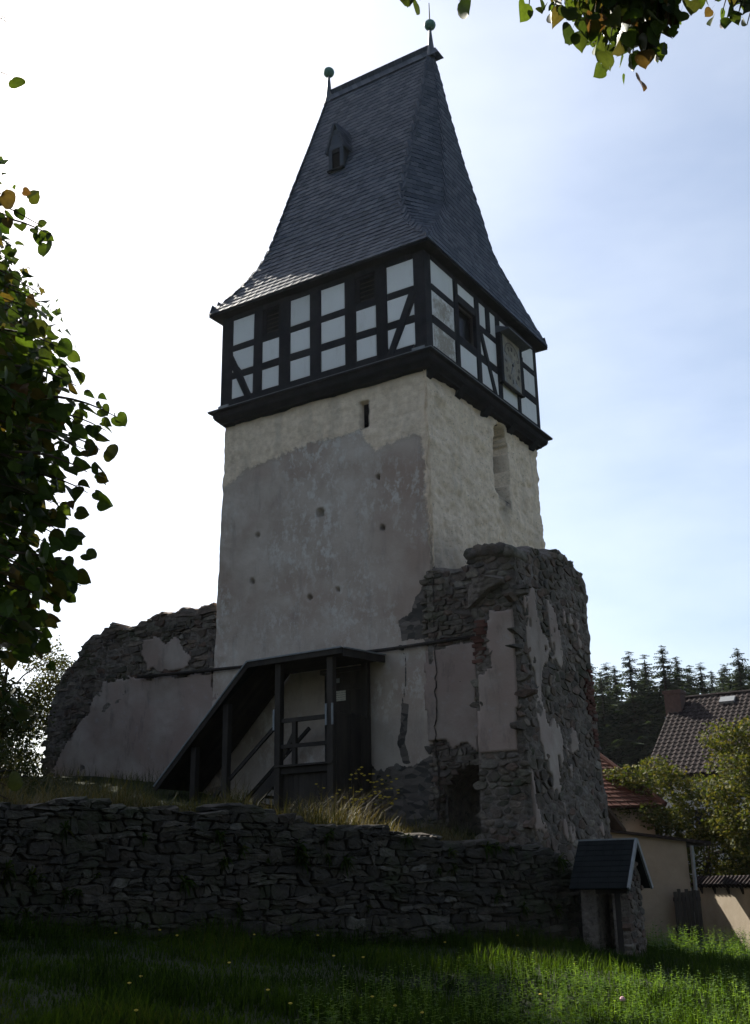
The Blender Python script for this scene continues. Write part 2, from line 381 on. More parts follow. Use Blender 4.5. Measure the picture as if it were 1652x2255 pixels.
MT['whitewash'] = m_plain('grey_house_render', (0.36, 0.36, 0.37), (0.46, 0.46, 0.46), 2, 0.9, 0.2)
MT['barn'] = m_plain('barn_render', (0.27, 0.205, 0.15), (0.36, 0.28, 0.205), 2, 0.95, 0.5, 9)
MT['yard'] = m_plain('yard_wall_render', (0.36, 0.30, 0.22), (0.46, 0.39, 0.30), 2.5, 0.95, 0.4, 12)
MT['tile_brown'] = m_plain('brown_roof_tile', (0.018, 0.0135, 0.013), (0.036, 0.026, 0.025), 5, 0.9, 0.3, 25, rv=0.3, spec=0.12)
MT['tile_red'] = m_plain('red_roof_tile', (0.062, 0.026, 0.020), (0.095, 0.042, 0.032), 5, 0.9, 0.3, 25, rv=0.25, spec=0.12)
MT['chimney'] = m_plain('chimney_brick', (0.07, 0.045, 0.04), (0.11, 0.07, 0.06), 9, 0.95, 0.6, 25, spec=0.1)
MT['paper'] = None
def m_paper():
    t = NT('paper_notice')
    v = t.map((1, 1, 1)); 
    wv = t.n.new('ShaderNodeTexWave'); wv.bands_direction = 'Z'; wv.inputs['Scale'].default_value = 6.5; t.L(v, wv.inputs['Vector'])
    ln = t.math('MULTIPLY', t.ramp(wv.outputs['Fac'], [(0.62, 0), (0.7, 1)]), t.ramp(t.noise(60, 2, .5), [(0.4, 0), (0.5, 1)]))
    return t.fin(t.mix((0.62, 0.58, 0.50), (0.12, 0.11, 0.10), t.math('MULTIPLY', ln, 0.7)), 0.8)
MT['paper'] = m_paper()
def m_dial():
    t = NT('weathered_dial')
    n = t.noise(5, 7, .7); col = t.mix((0.19, 0.165, 0.13), (0.34, 0.30, 0.235), t.ramp(n, [(0.35, 0), (0.65, 1)]))
    col = t.mix(col, (0.13, 0.09, 0.06), t.ramp(t.noise(7, 6, .75), [(0.57, 0), (0.68, 0.9)]))
    col = t.mix(col, (0.22, 0.23, 0.25), t.ramp(t.noise(2.3, 4, .6), [(0.5, 0), (0.65, 0.8)]))
    t.bump(t.noise(24, 5, .7), 0.5, 0.01)
    return t.fin(col, 0.9)
MT['dial'] = m_dial()
MT['dialpaint'] = m_plain('dark_dial_paint', (0.03, 0.03, 0.035), (0.10, 0.085, 0.07), 14, 0.8)
MT['gold'] = m_plain('worn_hand', (0.05, 0.07, 0.12), (0.10, 0.13, 0.20), 12, 0.5)
# ================================================================== terrain
def rbf(pts):
    P = np.array([p[:2] for p in pts], float); Z = np.array([p[2] for p in pts], float)
    d = np.linalg.norm(P[:, None]-P[None], axis=2); n = len(P)
    A = np.zeros((n+3, n+3)); A[:n, :n] = d; A[:n, n] = 1; A[:n, n+1:] = P; A[n, :n] = 1; A[n+1:, :n] = P.T
    A[:n, :n] += np.eye(n)*0.01
    sol = np.linalg.solve(A, np.concatenate([Z, np.zeros(3)]))
    def f(x, y):
        x = np.asarray(x, float); y = np.asarray(y, float)
        r = sol[n]+sol[n+1]*x+sol[n+2]*y
        for i in range(n): r = r+sol[i]*np.hypot(x-P[i, 0], y-P[i, 1])
        return r
    return f
low = rbf([(0, 0, -1.6), (-3, 5, -1.42), (4, 5, -1.65), (-5, 15, -.56), (-1.3, 17.8, -.92), (3.4, 20.8, -1.14), (3.8, 19.7, -1.25), (0, 11, -1.32), (4, 11.5, -1.5),
           (8, 16, -1.75), (9, 25, -2.0), (8, 31, -1.95), (12, 33, -1.95), (14, 22, -2.1), (20, 45, -2), (40, 60, -1.5), (-12, 10, -.2), (-20, 20, .8), (-10, -10, -1.6), (10, -10, -1.8),
           (0, -40, -2), (60, 0, -3), (-60, 0, 0), (0, 80, -1), (-60, 60, 0), (60, 100, 0)])
def twp(u, v, z): p = tw(u, v, z); return (p.x, p.y, z)
hi = rbf([(-5, 15, .85), (-3.83, 16, .98), (-1.67, 17.6, .90), (.08, 18.8, .66), (1.65, 19.8, .48), (2.74, 20.4, .36), (-9, 13.5, .8), twp(10.6, .4, 2.6), twp(8.2, .4, 2.33), twp(4.7, .4, 1.62),
          twp(1.2, .4, 1.0), twp(-.4, .4, .76), twp(-2, -.8, .45), twp(6, 10, 1.6), twp(0, 10, .9), (-12, 20, 1.7), (-14, 28, 2.7), (-12, 40, 2.5), twp(5, -2.2, 1.45), twp(8, -2.5, 1.85)])
TERR = [(-40, 4), (-14, 9.2), (-9, 12.2), (-5.05, 14.85), (-3.83, 16.0), (-1.67, 17.6), (.08, 18.8), (1.65, 19.8), (2.74, 20.45), (3.45, 20.95), (4.9, 24.6), (5.6, 29), (6, 40), (-40, 60)]
def poly_sd(px, py, poly):
    """signed distance, + inside"""
    px = np.asarray(px, float); py = np.asarray(py, float)
    d = np.full(px.shape, 1e9); ins = np.zeros(px.shape, bool); n = len(poly)
    for i in range(n):
        x0, y0 = poly[i]; x1, y1 = poly[(i+1) % n]
        ex, ey = x1-x0, y1-y0; L = ex*ex+ey*ey+1e-12
        t = np.clip(((px-x0)*ex+(py-y0)*ey)/L, 0, 1)
        d = np.minimum(d, np.hypot(px-x0-t*ex, py-y0-t*ey))
        c = ((y0 > py) != (y1 > py)) & (px < (x1-x0)*(py-y0)/((y1-y0) if y1 != y0 else 1e-12)+x0)
        ins ^= c
    return np.where(ins, d, -d)
def ground_z(x, y):
    x = np.asarray(x, float); y = np.asarray(y, float)
    a, b = low(x, y), hi(x, y); sd = poly_sd(x, y, TERR)
    t = np.clip((sd-0.12)/0.35, 0, 1); t = t*t*(3-2*t)
    r = np.hypot(x, y-15); far = np.clip((r-60)/80, 0, 1)
    z = a*(1-t)+np.maximum(b, a)*t
    z = z+0.07*fbm(x*.8, y*.8, 0.3, 3)
    return z*(1-far)+(-1.2)*far
xs = np.concatenate([np.linspace(-700, -45, 14), np.linspace(-40, -10, 40), np.arange(-9.8, 14, .2), np.linspace(14.2, 40, 36), np.linspace(45, 700, 14)])
ys = np.concatenate([np.linspace(-300, -14, 10), np.linspace(-12, 7.5, 30), np.arange(7.8, 30, .2), np.linspace(30.3, 70, 60), np.linspace(75, 1200, 14)])
gx, gy = np.meshgrid(xs, ys); gz = ground_z(gx, gy)
V = np.stack([gx.ravel(), gy.ravel(), gz.ravel()], 1); nx, ny = len(xs), len(ys)
ii = (np.arange(ny-1)[:, None]*nx+np.arange(nx-1)[None]).ravel()
G = obj('ground', mesh(V, np.stack([ii, ii+1, ii+nx+1, ii+nx], 1), True), MT['ground']); G['kind'] = 'structure'

# ================================================================== stones
def clip(poly, nx_, ny_, c):
    o = []
    n = len(poly)
    for i in range(n):
        a, b = poly[i], poly[(i+1) % n]
        da, db = a[0]*nx_+a[1]*ny_-c, b[0]*nx_+b[1]*ny_-c
        if da <= 0: o.append(a)
        if (da < 0) != (db < 0) and da != db:
            t = da/(da-db); o.append((a[0]+(b[0]-a[0])*t, a[1]+(b[1]-a[1])*t))
    return o
def cells(s0, s1, z0, z1, cw, ch, jit=0.38, big=0.12):
    """irregular rubble courses as convex polygons in (s, z)"""
    seeds = []; z = z0-ch; r = 0
    while z < z1+ch:
        h = ch*rnd(.75, 1.3); s = s0-cw*rnd(.5, 1.5)
        while s < s1+cw:
            wd = cw*rnd(.6, 1.55)
            seeds.append((s+wd*.5+rnd(-1, 1)*cw*jit*.4, z+h*.5+rnd(-1, 1)*ch*jit)); s += wd
        z += h; r += 1
    asp = cw/ch*0.9
    S = np.array(seeds); S2 = S*np.array([1, asp]); out_ = []; Wt = np.array([(cw*.75)**2*max(0, random.random()-.30)**1.3 for _ in seeds])
    for i in range(len(S2)):
        d = np.hypot(*(S2-S2[i]).T); idx = np.argsort(d)[1:22]
        R = cw*1.3; x, y = S2[i]
        p = [(x-R, y-R), (x+R, y-R), (x+R, y+R), (x-R, y+R)]
        for j in idx:
            ex, ey = S2[j]-S2[i]; m = (S2[i]+S2[j])/2
            p = clip(p, ex, ey, ex*m[0]+ey*m[1]+(Wt[i]-Wt[j])/2)
            if len(p) < 3: break
        if len(p) < 3: continue
        cxx, cyy = S[i]
        if not (s0-cw*.2 <= cxx <= s1+cw*.2 and z0-ch*.3 <= cyy <= z1+ch*.3): continue
        out_.append([(q[0], q[1]/asp) for q in p])
    return out_
def courses(s0, s1, z0, z1, cw, ch):
    """roughly coursed rubble: slanting joints, wavy beds, some stones split or standing two courses high"""
    def bed(k, s): return z0+k*ch+ch*.9*float(fbm(s*1.7, k*3.7, 2.5, 3))*1.6+ch*1.1*float(fbm(s*.45, .3, 7.5, 2))+ch*.3*_grad[(k*13+5) % 512]
    n = int((z1-z0)/ch)+1; rows = []; out_ = []
    for k in range(n):
        js = []; s = s0-rnd(0, cw)
        while s < s1+cw: js.append((s, rnd(-.5, .5)*ch)); s += cw*random.choice((.35, .5, .7, .9, 1.1, 1.4, 1.8, 2.3))*rnd(.85, 1.15)
        rows.append(js)
    skip = set()
    for k in range(n):
        for i in range(len(rows[k])-1):
            (a, ta), (b, tb) = rows[k][i], rows[k][i+1]; m = (a+b)/2
            if any(x0 < m < x1 for (kk, x0, x1) in skip if kk == k): continue
            zb = lambda s: bed(k, s); zt = lambda s: bed(k+1, s)
            if b-a < cw*1.1 and random.random() < .2 and k < n-1:          # tall stone, cut into the course above
                zt = lambda s: bed(k+1, s)+ch*.55
            def quad(zlo, zhi):
                q = [(a-ta, zlo(a)), ((a*2+b)/3, zlo((a*2+b)/3)), ((a+2*b)/3, zlo((a+2*b)/3)), (b-tb, zlo(b)), (b+tb, zhi(b)), ((a+2*b)/3, zhi((a+2*b)/3)), ((a*2+b)/3, zhi((a*2+b)/3)), (a+ta, zhi(a))]
                return [(x+rnd(-.02, .02), z+rnd(-.015, .015)) for x, z in q]
            if b-a > cw*.6 and random.random() < .28:
                f = rnd(.35, .65); zm = lambda s: lerp(zb(s), zt(s), f)+.01*math.sin(s*9)
                out_.append(quad(zb, zm)); out_.append(quad(zm, zt))
            else: out_.append(quad(zb, zt))
    return out_
def stone_mesh(poly, fr, gap=0.012, dep=0.10, back=0.12):
    """fr(s, z, out) -> world"""
    n = len(poly); cs = sum(p[0] for p in poly)/n; cz = sum(p[1] for p in poly)/n
    P = []
    for i in range(n):
        a, b = poly[i], poly[(i+1) % n]; L = math.hypot(a[0]-b[0], a[1]-b[1])
        P.append(a)
        if L > 0.10: P.append(((a[0]+b[0])/2+rnd(-.012, .012), (a[1]+b[1])/2+rnd(-.016, .016)))
    # soften corners
    m = len(P)
    Q = [((P[i-1][0]+5*P[i][0]+P[(i+1) % m][0])/7+rnd(-.008, .008), (P[i-1][1]+5*P[i][1]+P[(i+1) % m][1])/7+rnd(-.008, .008)) for i in range(m)]
    r = math.sqrt(sum((q[0]-cs)**2+(q[1]-cz)**2 for q in Q)/m)
    k0 = max(.5, 1-gap/r); tx, tz = rnd(-.25, .25), rnd(-.3, .25)
    v = []
    def ring(k, o, j):
        for q in Q:
            ds, dz = (q[0]-cs)*k, (q[1]-cz)*k
            v.append(fr(cs+ds, cz+dz, o+ds*tx+dz*tz+rnd(-j, j)))
    ring(k0, -back, 0); ring(k0, dep*.55, dep*.22); ring(k0*.93, dep*.92, dep*.16); ring(k0*.55, dep*1.0, dep*.16)
    v.append(fr(cs, cz, dep*1.02)); f = []
    for k in range(3):
        for i in range(m): f.append([k*m+i, k*m+(i+1) % m, (k+1)*m+(i+1) % m, (k+1)*m+i])
    for i in range(m): f.append([3*m+i, 3*m+(i+1) % m, 4*m])
    return v, f, math.hypot(r, r)
def lay_stones(polys, fr, mt, parent, limit, keep=lambda s, z: True, gap=.012, dep=.10, name='stone', rest='small_stones', scale=lambda p: 1.0, back=.12):
    items = []
    for p in polys:
        cs = sum(q[0] for q in p)/len(p); cz = sum(q[1] for q in p)/len(p)
        if not keep(cs, cz): continue
        v, f, r = stone_mesh(p, fr, gap, dep*rnd(.6, 1.35), back)
        items.append((r*scale(fr(cs, cz, 0)), v, f))
    items.sort(key=lambda t: -t[0])
    for r, v, f in items[:limit]:
        me = mesh(v, f, False); attr(me, 'rnd', np.full(len(v), random.random())); obj(name, me, mt, parent)
    if len(items) > limit:
        AV, AF, AR = [], [], []
        for r, v, f in items[limit:]:
            b = len(AV); AV += v; AF += [[i+b for i in q] for q in f]; AR += [random.random()]*len(v)
        me = mesh(AV, AF, False); attr(me, 'rnd', AR); obj(rest, me, mt, parent, kind='stuff')
    return len(items)

# ================================================================== dry stone wall
WL = [(-9.2, 12.1), (-5.05, 14.85), (-3.83, 16.0), (-1.67, 17.6), (.08, 18.8), (1.65, 19.8), (2.74, 20.45), (3.5, 20.95)]
WS = [0.0]
for i in range(1, len(WL)): WS.append(WS[-1]+math.hypot(WL[i][0]-WL[i-1][0], WL[i][1]-WL[i-1][1]))
WT = [.85, 1.0, 1.12, 1.02, .76, .60, .46, .25]
WTOT = WS[-1]
def wl_pos(s): return np.interp(s, WS, [p[0] for p in WL]), np.interp(s, WS, [p[1] for p in WL])
def wl_top(s): return interp(s, WS, WT)+0.05*math.sin(s*2.3)+0.04*math.sin(s*5.1+1)
def wl_frame(s, z, o):
    x, y = wl_pos(s); x2, y2 = wl_pos(min(s+.3, WTOT)); x1, y1 = wl_pos(max(s-.3, 0)); dx, dy = x2-x1, y2-y1; L = math.hypot(dx, dy)
    b = 0.10*(z-.3)    # slight batter
    return Vector((x+dy/L*(o-b), y-dx/L*(o-b), z))
wall = thing('dry_stone_wall', 'long low dry stone retaining wall of dark rubble below the ruin', 'stone wall', (wl_pos(5)[0], wl_pos(5)[1], -.6))
mb = MB(); N = 90
for i in range(N+1):
    s = WTOT*i/N; t = wl_top(s)-.06
    for z, o in ((-1.9, -.02), (t, -.04), (t+.02, -.5), (-1.9, -.6)): mb.v.append(wl_frame(s, z, o))
for i in range(N):
    for k in range(3): mb.f.append([i*4+k, (i+1)*4+k, (i+1)*4+k+1, i*4+k+1])
mb.f.append([0, 1, 2, 3]); mb.f.append([N*4+3, N*4+2, N*4+1, N*4])
mb.build('wall_core', MT['core'], wall)
def wscale(p): return 1.0/max(1.0, p.y) if (p.y > 12.9 and p.x > -5.8) else 0.001
random.seed(11)
polys = courses(2.6, WTOT, -1.35, 1.3, .23, .105)
lay_stones(polys, wl_frame, MT['stone_wall'], wall, 300, keep=lambda s, z: z < wl_top(s)-.05, dep=.065, gap=.006, scale=wscale)
random.seed(12)
s = 2.4
while s < WTOT-.1:                       # cap stones on the wall head
    wd = rnd(.16, .58); t = wl_top(s+wd/2)+rnd(-.05, .01); th = rnd(.05, .10)
    mb = MB(); K = 7; ringz = [(0, 1.0), (.5, 1.04), (1.0, .9)]
    for zz, k in ringz:
        for (a, b) in [(-.5, -.5), (0, -.53), (.5, -.5), (.55, 0), (.5, .5), (0, .5), (-.5, .5), (-.54, 0)]:
            mb.v.append(wl_frame(s+wd/2+a*wd*k*.97+rnd(-.02, .02), t-.07+zz*th+rnd(-.02, .02)+a*.03, -.26-b*.50*k+rnd(-.05, .05)))
    for r in range(2):
        for k in range(8): mb.f.append([r*8+k, r*8+(k+1) % 8, (r+1)*8+(k+1) % 8, (r+1)*8+k])
    mb.v.append(sum(mb.v[16:24], Vector())/8+Vector((0, 0, .015)))
    for k in range(8): mb.f.append([16+k, 16+(k+1) % 8, 24])
    me = mb.me(False); attr(me, 'rnd', np.full(25, random.random())); obj('cap_stone', me, MT['stone_wall'], wall)
    s += wd

# ================================================================== church tower
tower = thing('church_tower', 'tall plastered church tower with half-timbered storey and steep dark slate roof', 'church tower', tw(3.35, 3.4, 1.0))
ME = 0.43                                  # near masonry corner inset
def batter(z): return 0.06*np.clip((11.3-np.asarray(z, float))/5.0, 0, 2.0)
def wall_grid(s0, s1, z0, z1, step):
    S = np.arange(s0, s1+step*.5, step); Z = np.arange(z0, z1+step*.5, step)
    S[-1] = s1; Z[-1] = z1
    g, h = np.meshgrid(S, Z); return g, h, len(S), len(Z)
def grid_faces(n, m):
    i = (np.arange(m-1)[:, None]*n+np.arange(n-1)[None]).ravel(); return np.stack([i, i+1, i+n+1, i+n], 1)
SLIT = [(2.0, 10.22), (2.23, 10.20), (2.23, 10.88), (2.0, 10.88)]
ARCH = [(3.78, 9.2), (4.62, 9.14), (4.70, 10.75), (4.58, 11.02), (4.38, 11.18), (4.18, 11.20), (3.98, 11.08), (3.84, 10.85)]
CREAM_F = [(7.2, 9.40), (6.45, 9.55), (6.1, 9.72), (5.73, 9.92), (4.86, 10.03), (3.74, 10.20), (2.67, 10.15), (2.2, 10.2), (2.08, 9.85), (1.80, 9.55), (1.55, 9.62), (1.39, 9.62), (1.02, 9.72), (.60, 9.70),
           (.50, 9.0), (.53, 8.3), (.47, 7.4), (.42, 6.9), (.40, 6.3), (-.5, 6.3), (-.5, 12), (7.2, 12)]
RUB_F = [(.95, 5.55), (.85, 5.85), (.3, 6.6), (-.2, 7.2), (-.2, 4.9), (1.2, 4.95), (1.3, 5.4)]
PUT = [(5.3, 8.10, .06), (3.42, 8.33, .10), (5.45, 6.95, .06), (1.66, 7.62, .07), (1.77, 8.9, .05), (2.9, 6.35, .05), (3.7, 6.28, .05)]
st = 0.045
g, h, n, m = wall_grid(ME-.06, 6.42, 0.3, 11.42, st)
sd = poly_sd(g, h, CREAM_F)
g2 = g + np.where(g > 5.9, (g-5.9)/.52, 0)*batter(h)*2.0 - np.where(g < .8, (.8-g)/.37, 0)*batter(h)*.8
bum = 0.030*fbm(g*2.2, h*2.2, 1.0, 4)
lump = 0.05*fbm(g*1.5, h*3.2, 5.0, 4)+.022*fbm(g*4, h*8, 6., 3)
crm = 1/(1+np.exp(-sd*30))
o_ = bum*.45+crm*(0.018+lump*.9)
o_ = o_ + np.where(np.abs(g-6.42) < .3, .04*fbm(g*4, h*5, 8., 3), 0)
dark = np.zeros_like(g)
o_ = o_-.11*np.clip((.62-g)/.15, 0, 1)*np.clip((6.35-h)/.1, 0, 1)
o_ = np.where(poly_sd(g, h, SLIT) > 0, -0.9, o_); dark = np.where(poly_sd(g, h, SLIT) > -.02, 1.0, dark)  # slit blackened: its inner shade is painted into the colour
for a, b, r in PUT:
    dd = np.hypot(g-a, h-b)+.03*fbm(g*9, h*9, 3.3, 2); o_ = np.where(dd < r, -.16, o_); dark = np.maximum(dark, np.clip(1.6-dd/r, 0, .8))  # small holes and their rims coloured darker
# plaster bulges and shallow spalls of the lower coat
o_ = o_ - .02*(1-crm)*np.clip(fbm(g*.9, h*.9, 2.2, 4)*3-.5, 0, 1)
P0 = np.array(OA)[None]+g2.ravel()[:, None]*np.array(UA)[None]+(ME-o_-batter(h)*.5).ravel()[:, None]*np.array(VA)[None]
P0[:, 2] = h.ravel()
rub = np.clip(.5+poly_sd(g, h, RUB_F)*2.5, 0, 1)
low_r = np.clip(.5+((2.42+.5*fbm(g*1.6, 2., 1., 4)) - h)*2.0-np.clip((g-2.4)*3, 0, 5), 0, 1)
left_r = np.clip(.5+((g-6.25)*2.0)*np.where((h > 5.2) & (h < 6.6), 1, -1), 0, 1)
crk = np.where((h > 2.3) & (h < 3.55), .5+(.09-np.abs(g-1.22-.05*np.sin(h*5)-.03*fbm(1., h*4, 2., 3)*2))*6, 0)
crk = np.maximum(crk, np.where((h >= 3.5) & (h < 4.7), .5+(.018-np.abs(g-1.22+.10*np.sin((h-3.5)*2.2)-.05*fbm(2., h*3, 2., 3)))*9, 0))
rub = np.maximum(np.maximum(rub, low_r), np.clip(crk, 0, 1))
brown = np.clip((1.9-g+.8*fbm(g*.6, h*.6, 6., 3))*1.4, 0, 1)*np.clip((9.9-h)*1.0, 0, 1)*np.clip((h-4.6)*2, 0, 1)*(.55+.45*np.clip(fbm(g*1.3, h*1.3, 7., 3)*3+.5, 0, 1))
soot_shade = np.maximum(dark, .55*np.clip(1-(h-5.0)/.0001, 0, 0))
soot_shade = np.maximum(soot_shade, .45*np.clip(1-(11.4-h)/.35, 0, 1))  # darker band towards the ledge
me = mesh(P0, grid_faces(n, m), True); attr(me, 'cream', np.clip(.5+sd.ravel()*1.2, 0, 1)); attr(me, 'rubble', rub.ravel()); attr(me, 'soot_shade', soot_shade.ravel())
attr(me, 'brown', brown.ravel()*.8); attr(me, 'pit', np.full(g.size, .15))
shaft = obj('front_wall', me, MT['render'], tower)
# right face
g, h, n, m = wall_grid(ME-.06, 6.62, 0.3, 11.42, st)
bum = 0.09*fbm(g*1.7, h*2.4, 11.0, 5)+.035*fbm(g*4.5, h*7, 4.0, 3)-.04*np.clip(fbm(g*5, h*8, 14., 3)*3-.7, 0, 1)
o_ = bum+.02
sa = poly_sd(g, h, ARCH); o_ = np.where(sa > 0, -.40+bum*.3, o_)
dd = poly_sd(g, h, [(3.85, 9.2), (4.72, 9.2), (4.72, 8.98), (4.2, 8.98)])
soot_shade = np.clip(.5+dd*6, 0, .9)
soot_shade = np.maximum(soot_shade, .75*np.clip(1-np.hypot((g-4.3)*1.2, (h-8.9))/.55, 0, 1))  # darker patch below the niche
soot_shade = np.maximum(soot_shade, .6*np.clip(1-(11.42-h)/.5, 0, 1)*np.clip(.6+fbm(g*1.5, 1., 2., 3)*2, 0, 1))  # uneven darker band towards the ledge
soot_shade = np.maximum(soot_shade, 1.0*np.clip(1-np.hypot((g-.7)*.75, (h-6.2))/1.5, 0, 1)**.6*np.clip(.75+fbm(g*2, h*2, 9., 3)*1.2, 0, 1))
soot_shade = np.maximum(soot_shade, np.where(sa > 0.02, .8, 0))  # tan niche fill, with the shade of the recess painted on
g2 = g + np.where(g > 6.1, (g-6.1)/.5, 0)*(batter(h)*1.2+.06*fbm(1., h*2.6, 3., 3)) - np.where(g < .8, (.8-g)/.37, 0)*batter(h)*.8
P0 = np.array(OA)[None]+(ME-o_-batter(h)*.5).ravel()[:, None]*np.array(UA)[None]+g2.ravel()[:, None]*np.array(VA)[None]; P0[:, 2] = h.ravel()
me = mesh(P0, grid_faces(n, m), True); attr(me, 'cream', np.full(g.size, 1.0)); attr(me, 'pit', np.full(g.size, .65)); attr(me, 'rubble', np.clip(.5+(6.4-h.ravel())*3-g.ravel()*1.2, 0, 1)); attr(me, 'soot_shade', soot_shade.ravel())
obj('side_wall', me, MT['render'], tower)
# two far faces and corner closers
mb = MB()
q = [tw(6.44, ME+.02, 0), tw(6.44, 6.6, 0), tw(ME+.02, 6.6, 0)]
for a, b in ((0, 1), (1, 2)):
    mb.poly([q[a]+Vector((0, 0, .3)), q[b]+Vector((0, 0, .3)), q[b]+Vector((0, 0, 11.42)), q[a]+Vector((0, 0, 11.42))])
me = mb.me(); attr(me, 'cream', np.ones(len(mb.v))); attr(me, 'rubble', np.zeros(len(mb.v))); attr(me, 'soot_shade', np.zeros(len(mb.v)))
obj('rear_wall', me, MT['render'], tower)
mb = MB(); mb.box(tw(2.115, .78, 10.54), (UA, VA, Vector((0, 0, 1))), (.3, .16, .5)); mb.build('slit_opening', MT['dark_void'], tower)  # black box put into the slit to paint its darkness
# sloped sill under the arched niche
mb = MB(); mb.prism([tw(.42, 3.75, 9.16), tw(.80, 3.75, 9.36), tw(.80, 3.75, 9.05), tw(.42, 3.75, 9.02)], VA*.95); mb.build('niche_sill', MT['stone_dark'], tower)

# ---- ledge (drip board) and beams under the timber storey
ZU = Vector((0, 0, 1)); W_U, W_V = 6.70, 6.86
led = MB()
def frame_ring(mbx, e, zb, zt, depth):
    """rectangular ring of boards; e = outward offset from ledge line"""
    a0, a1, b0, b1 = -e, W_U+e, -e, W_V+e
    for (u0, u1, v0, v1) in ((a0, a1, b0, b0+depth), (a0, a1, b1-depth, b1), (a0, a0+depth, b0+depth, b1-depth), (a1-depth, a1, b0+depth, b1-depth)):
        mbx.box(tw((u0+u1)/2, (v0+v1)/2, (zb+zt)/2), (UA, VA, ZU), ((u1-u0)/2, (v1-v0)/2, (zt-zb)/2))
frame_ring(led, 0.0, 11.56, 11.60, .42)
ledge = led.build('drip_ledge', MT['timber'], tower, bevel=.008)
x = MB(); frame_ring(x, .006, 11.60, 11.612, .10); x.build('ledge_flashing', MT['lead'], ledge)
x = MB(); frame_ring(x, -.10, 11.44, 11.558, .4); x.build('sill_beam', MT['timber'], ledge)
x = MB(); frame_ring(x, -.24, 11.28, 11.437, .5); x.build('wall_plate', MT['timber'], ledge)
x = MB()                                            # boarded soffit under the overhang
a0, a1 = (.12, W_U-.12, .12, W_V-.12), (.50, W_U-.30, .50, W_V-.28)
def rc(t, z): return [tw(t[0], t[2], z), tw(t[1], t[2], z), tw(t[1], t[3], z), tw(t[0], t[3], z)]
A_, B_, C_ = rc(a0, 11.555), rc(a0, 11.40), rc(a1, 11.20)
for i in range(4): x.poly([A_[i], A_[(i+1) % 4], B_[(i+1) % 4], B_[i]]); x.poly([B_[i], B_[(i+1) % 4], C_[(i+1) % 4], C_[i]])
x.build('soffit', MT['timber'], ledge)
for k in range(5):                                  # joist ends carrying the overhang
    v = .55+k*1.42
    x = MB(); x.prism([tw(.17, v-.13, 11.437), tw(.17, v-.13, 11.36), tw(.36, v-.13, 11.15), tw(.6, v-.13, 11.05), tw(.6, v-.13, 11.437)], VA*.26); x.build('joist_end', MT['timber'], ledge)
    continue
    u = .55+k*.93
    x = MB(); x.prism([tw(u-.09, .10, 11.437), tw(u-.09, .10, 11.36), tw(u-.09, .34, 11.22), tw(u-.09, .6, 11.20), tw(u-.09, .6, 11.437)], UA*.18); x.build('joist_end', MT['timber'], ledge)

# ---- half-timbered storey
TI = 0.24
core = MB(); core.box(tw(W_U/2, W_V/2, 13.0), (UA, VA, ZU), (W_U/2-TI-.40, W_V/2-TI-.40, 1.38))
storey = core.build('timber_storey', MT['dark_void'], tower)
def F(u, z, o=0.0): return tw(u, TI-o, z)           # front face point, o outwards
def S(v, z, o=0.0): return tw(TI-o, v, z)           # side face point
def tbeam(fn, nrm, a, b, wd, name, o=0.0, t=.16):
    a = (a[0]+rnd(-.012, .012), a[1]+rnd(-.008, .008)); b = (b[0]+rnd(-.012, .012), b[1]+rnd(-.008, .008)); x = MB(); x.beam(fn(*a, o-t/2+.03), fn(*b, o-t/2+.03), wd*rnd(.95, 1.03), nrm, t); return x.build(name, MT['timber'], storey, bevel=.010)
def tpanel(fn, pts, wear=0.0, o=0.0):
    x = MB(); n_ = len(pts); c0 = (sum(p[0] for p in pts)/n_, sum(p[1] for p in pts)/n_)
    # subdivided plaster panel with a soft arris
    ring0 = [fn(p[0], p[1], o-.05) for p in pts]; ring1 = [fn(p[0], p[1], o+.004) for p in pts]
    ring2 = [fn(lerp(p[0], c0[0], .06), lerp(p[1], c0[1], .06), o+.016) for p in pts]; cc = fn(c0[0], c0[1], o+.02)
    x.v += ring0+ring1+ring2+[cc]
    for r in (0, 1):
        for i in range(n_): x.f.append([r*n_+i, r*n_+(i+1) % n_, (r+1)*n_+(i+1) % n_, (r+1)*n_+i])
    for i in range(n_): x.f.append([2*n_+i, 2*n_+(i+1) % n_, 3*n_])
    me_ = x.me(); attr(me_, 'wear', [0.0]*n_+[wear*.3]*n_+[wear*.7]*n_+[wear])
    return obj('infill_panel', me_, MT['panel'], storey)
R1, R2, R3, R4, R5, R6 = 11.90, 12.47, 12.67, 13.27, 13.45, 14.19
nF, nS = -VA, -UA
fc = [(5.38, 6.09), (4.56, 5.10), (3.58, 4.20), (2.51, 3.24), (1.62, 2.19), (.54, 1.29)]     # panel columns on the front
# posts fill what lies between the columns
edges = [6.46]+[e for c in fc for e in (c[1], c[0])]+[TI]
for i in range(0, len(edges), 2):
    a, b = edges[i], edges[i+1]
    if i == 0: continue
    tbeam(F, nF, ((a+b)/2, 11.62), ((a+b)/2, 14.40), abs(a-b)-.004, 'post', .012) if i < len(edges)-2 else None
x = MB(); x.box(tw(.39, .39, 13.0), (UA, VA, ZU), (.16, .16, 1.39)); x.build('corner_post', MT['timber'], storey, bevel=.012)
x = MB(); x.box(tw(6.29, .39, 13.0), (UA, VA, ZU), (.19, .16, 1.39)); x.build('corner_post', MT['timber'], storey, bevel=.012)
x = MB(); x.box(tw(.39, 6.51, 13.0), (UA, VA, ZU), (.16, .11, 1.39)); x.build('corner_post', MT['timber'], storey, bevel=.012)
tbeam(F, nF, (.56, 11.76), (6.1, 11.76), .28, 'sill_rail', .004); tbeam(F, nF, (.56, 14.30), (6.1, 14.30), .22, 'head_rail', .004)
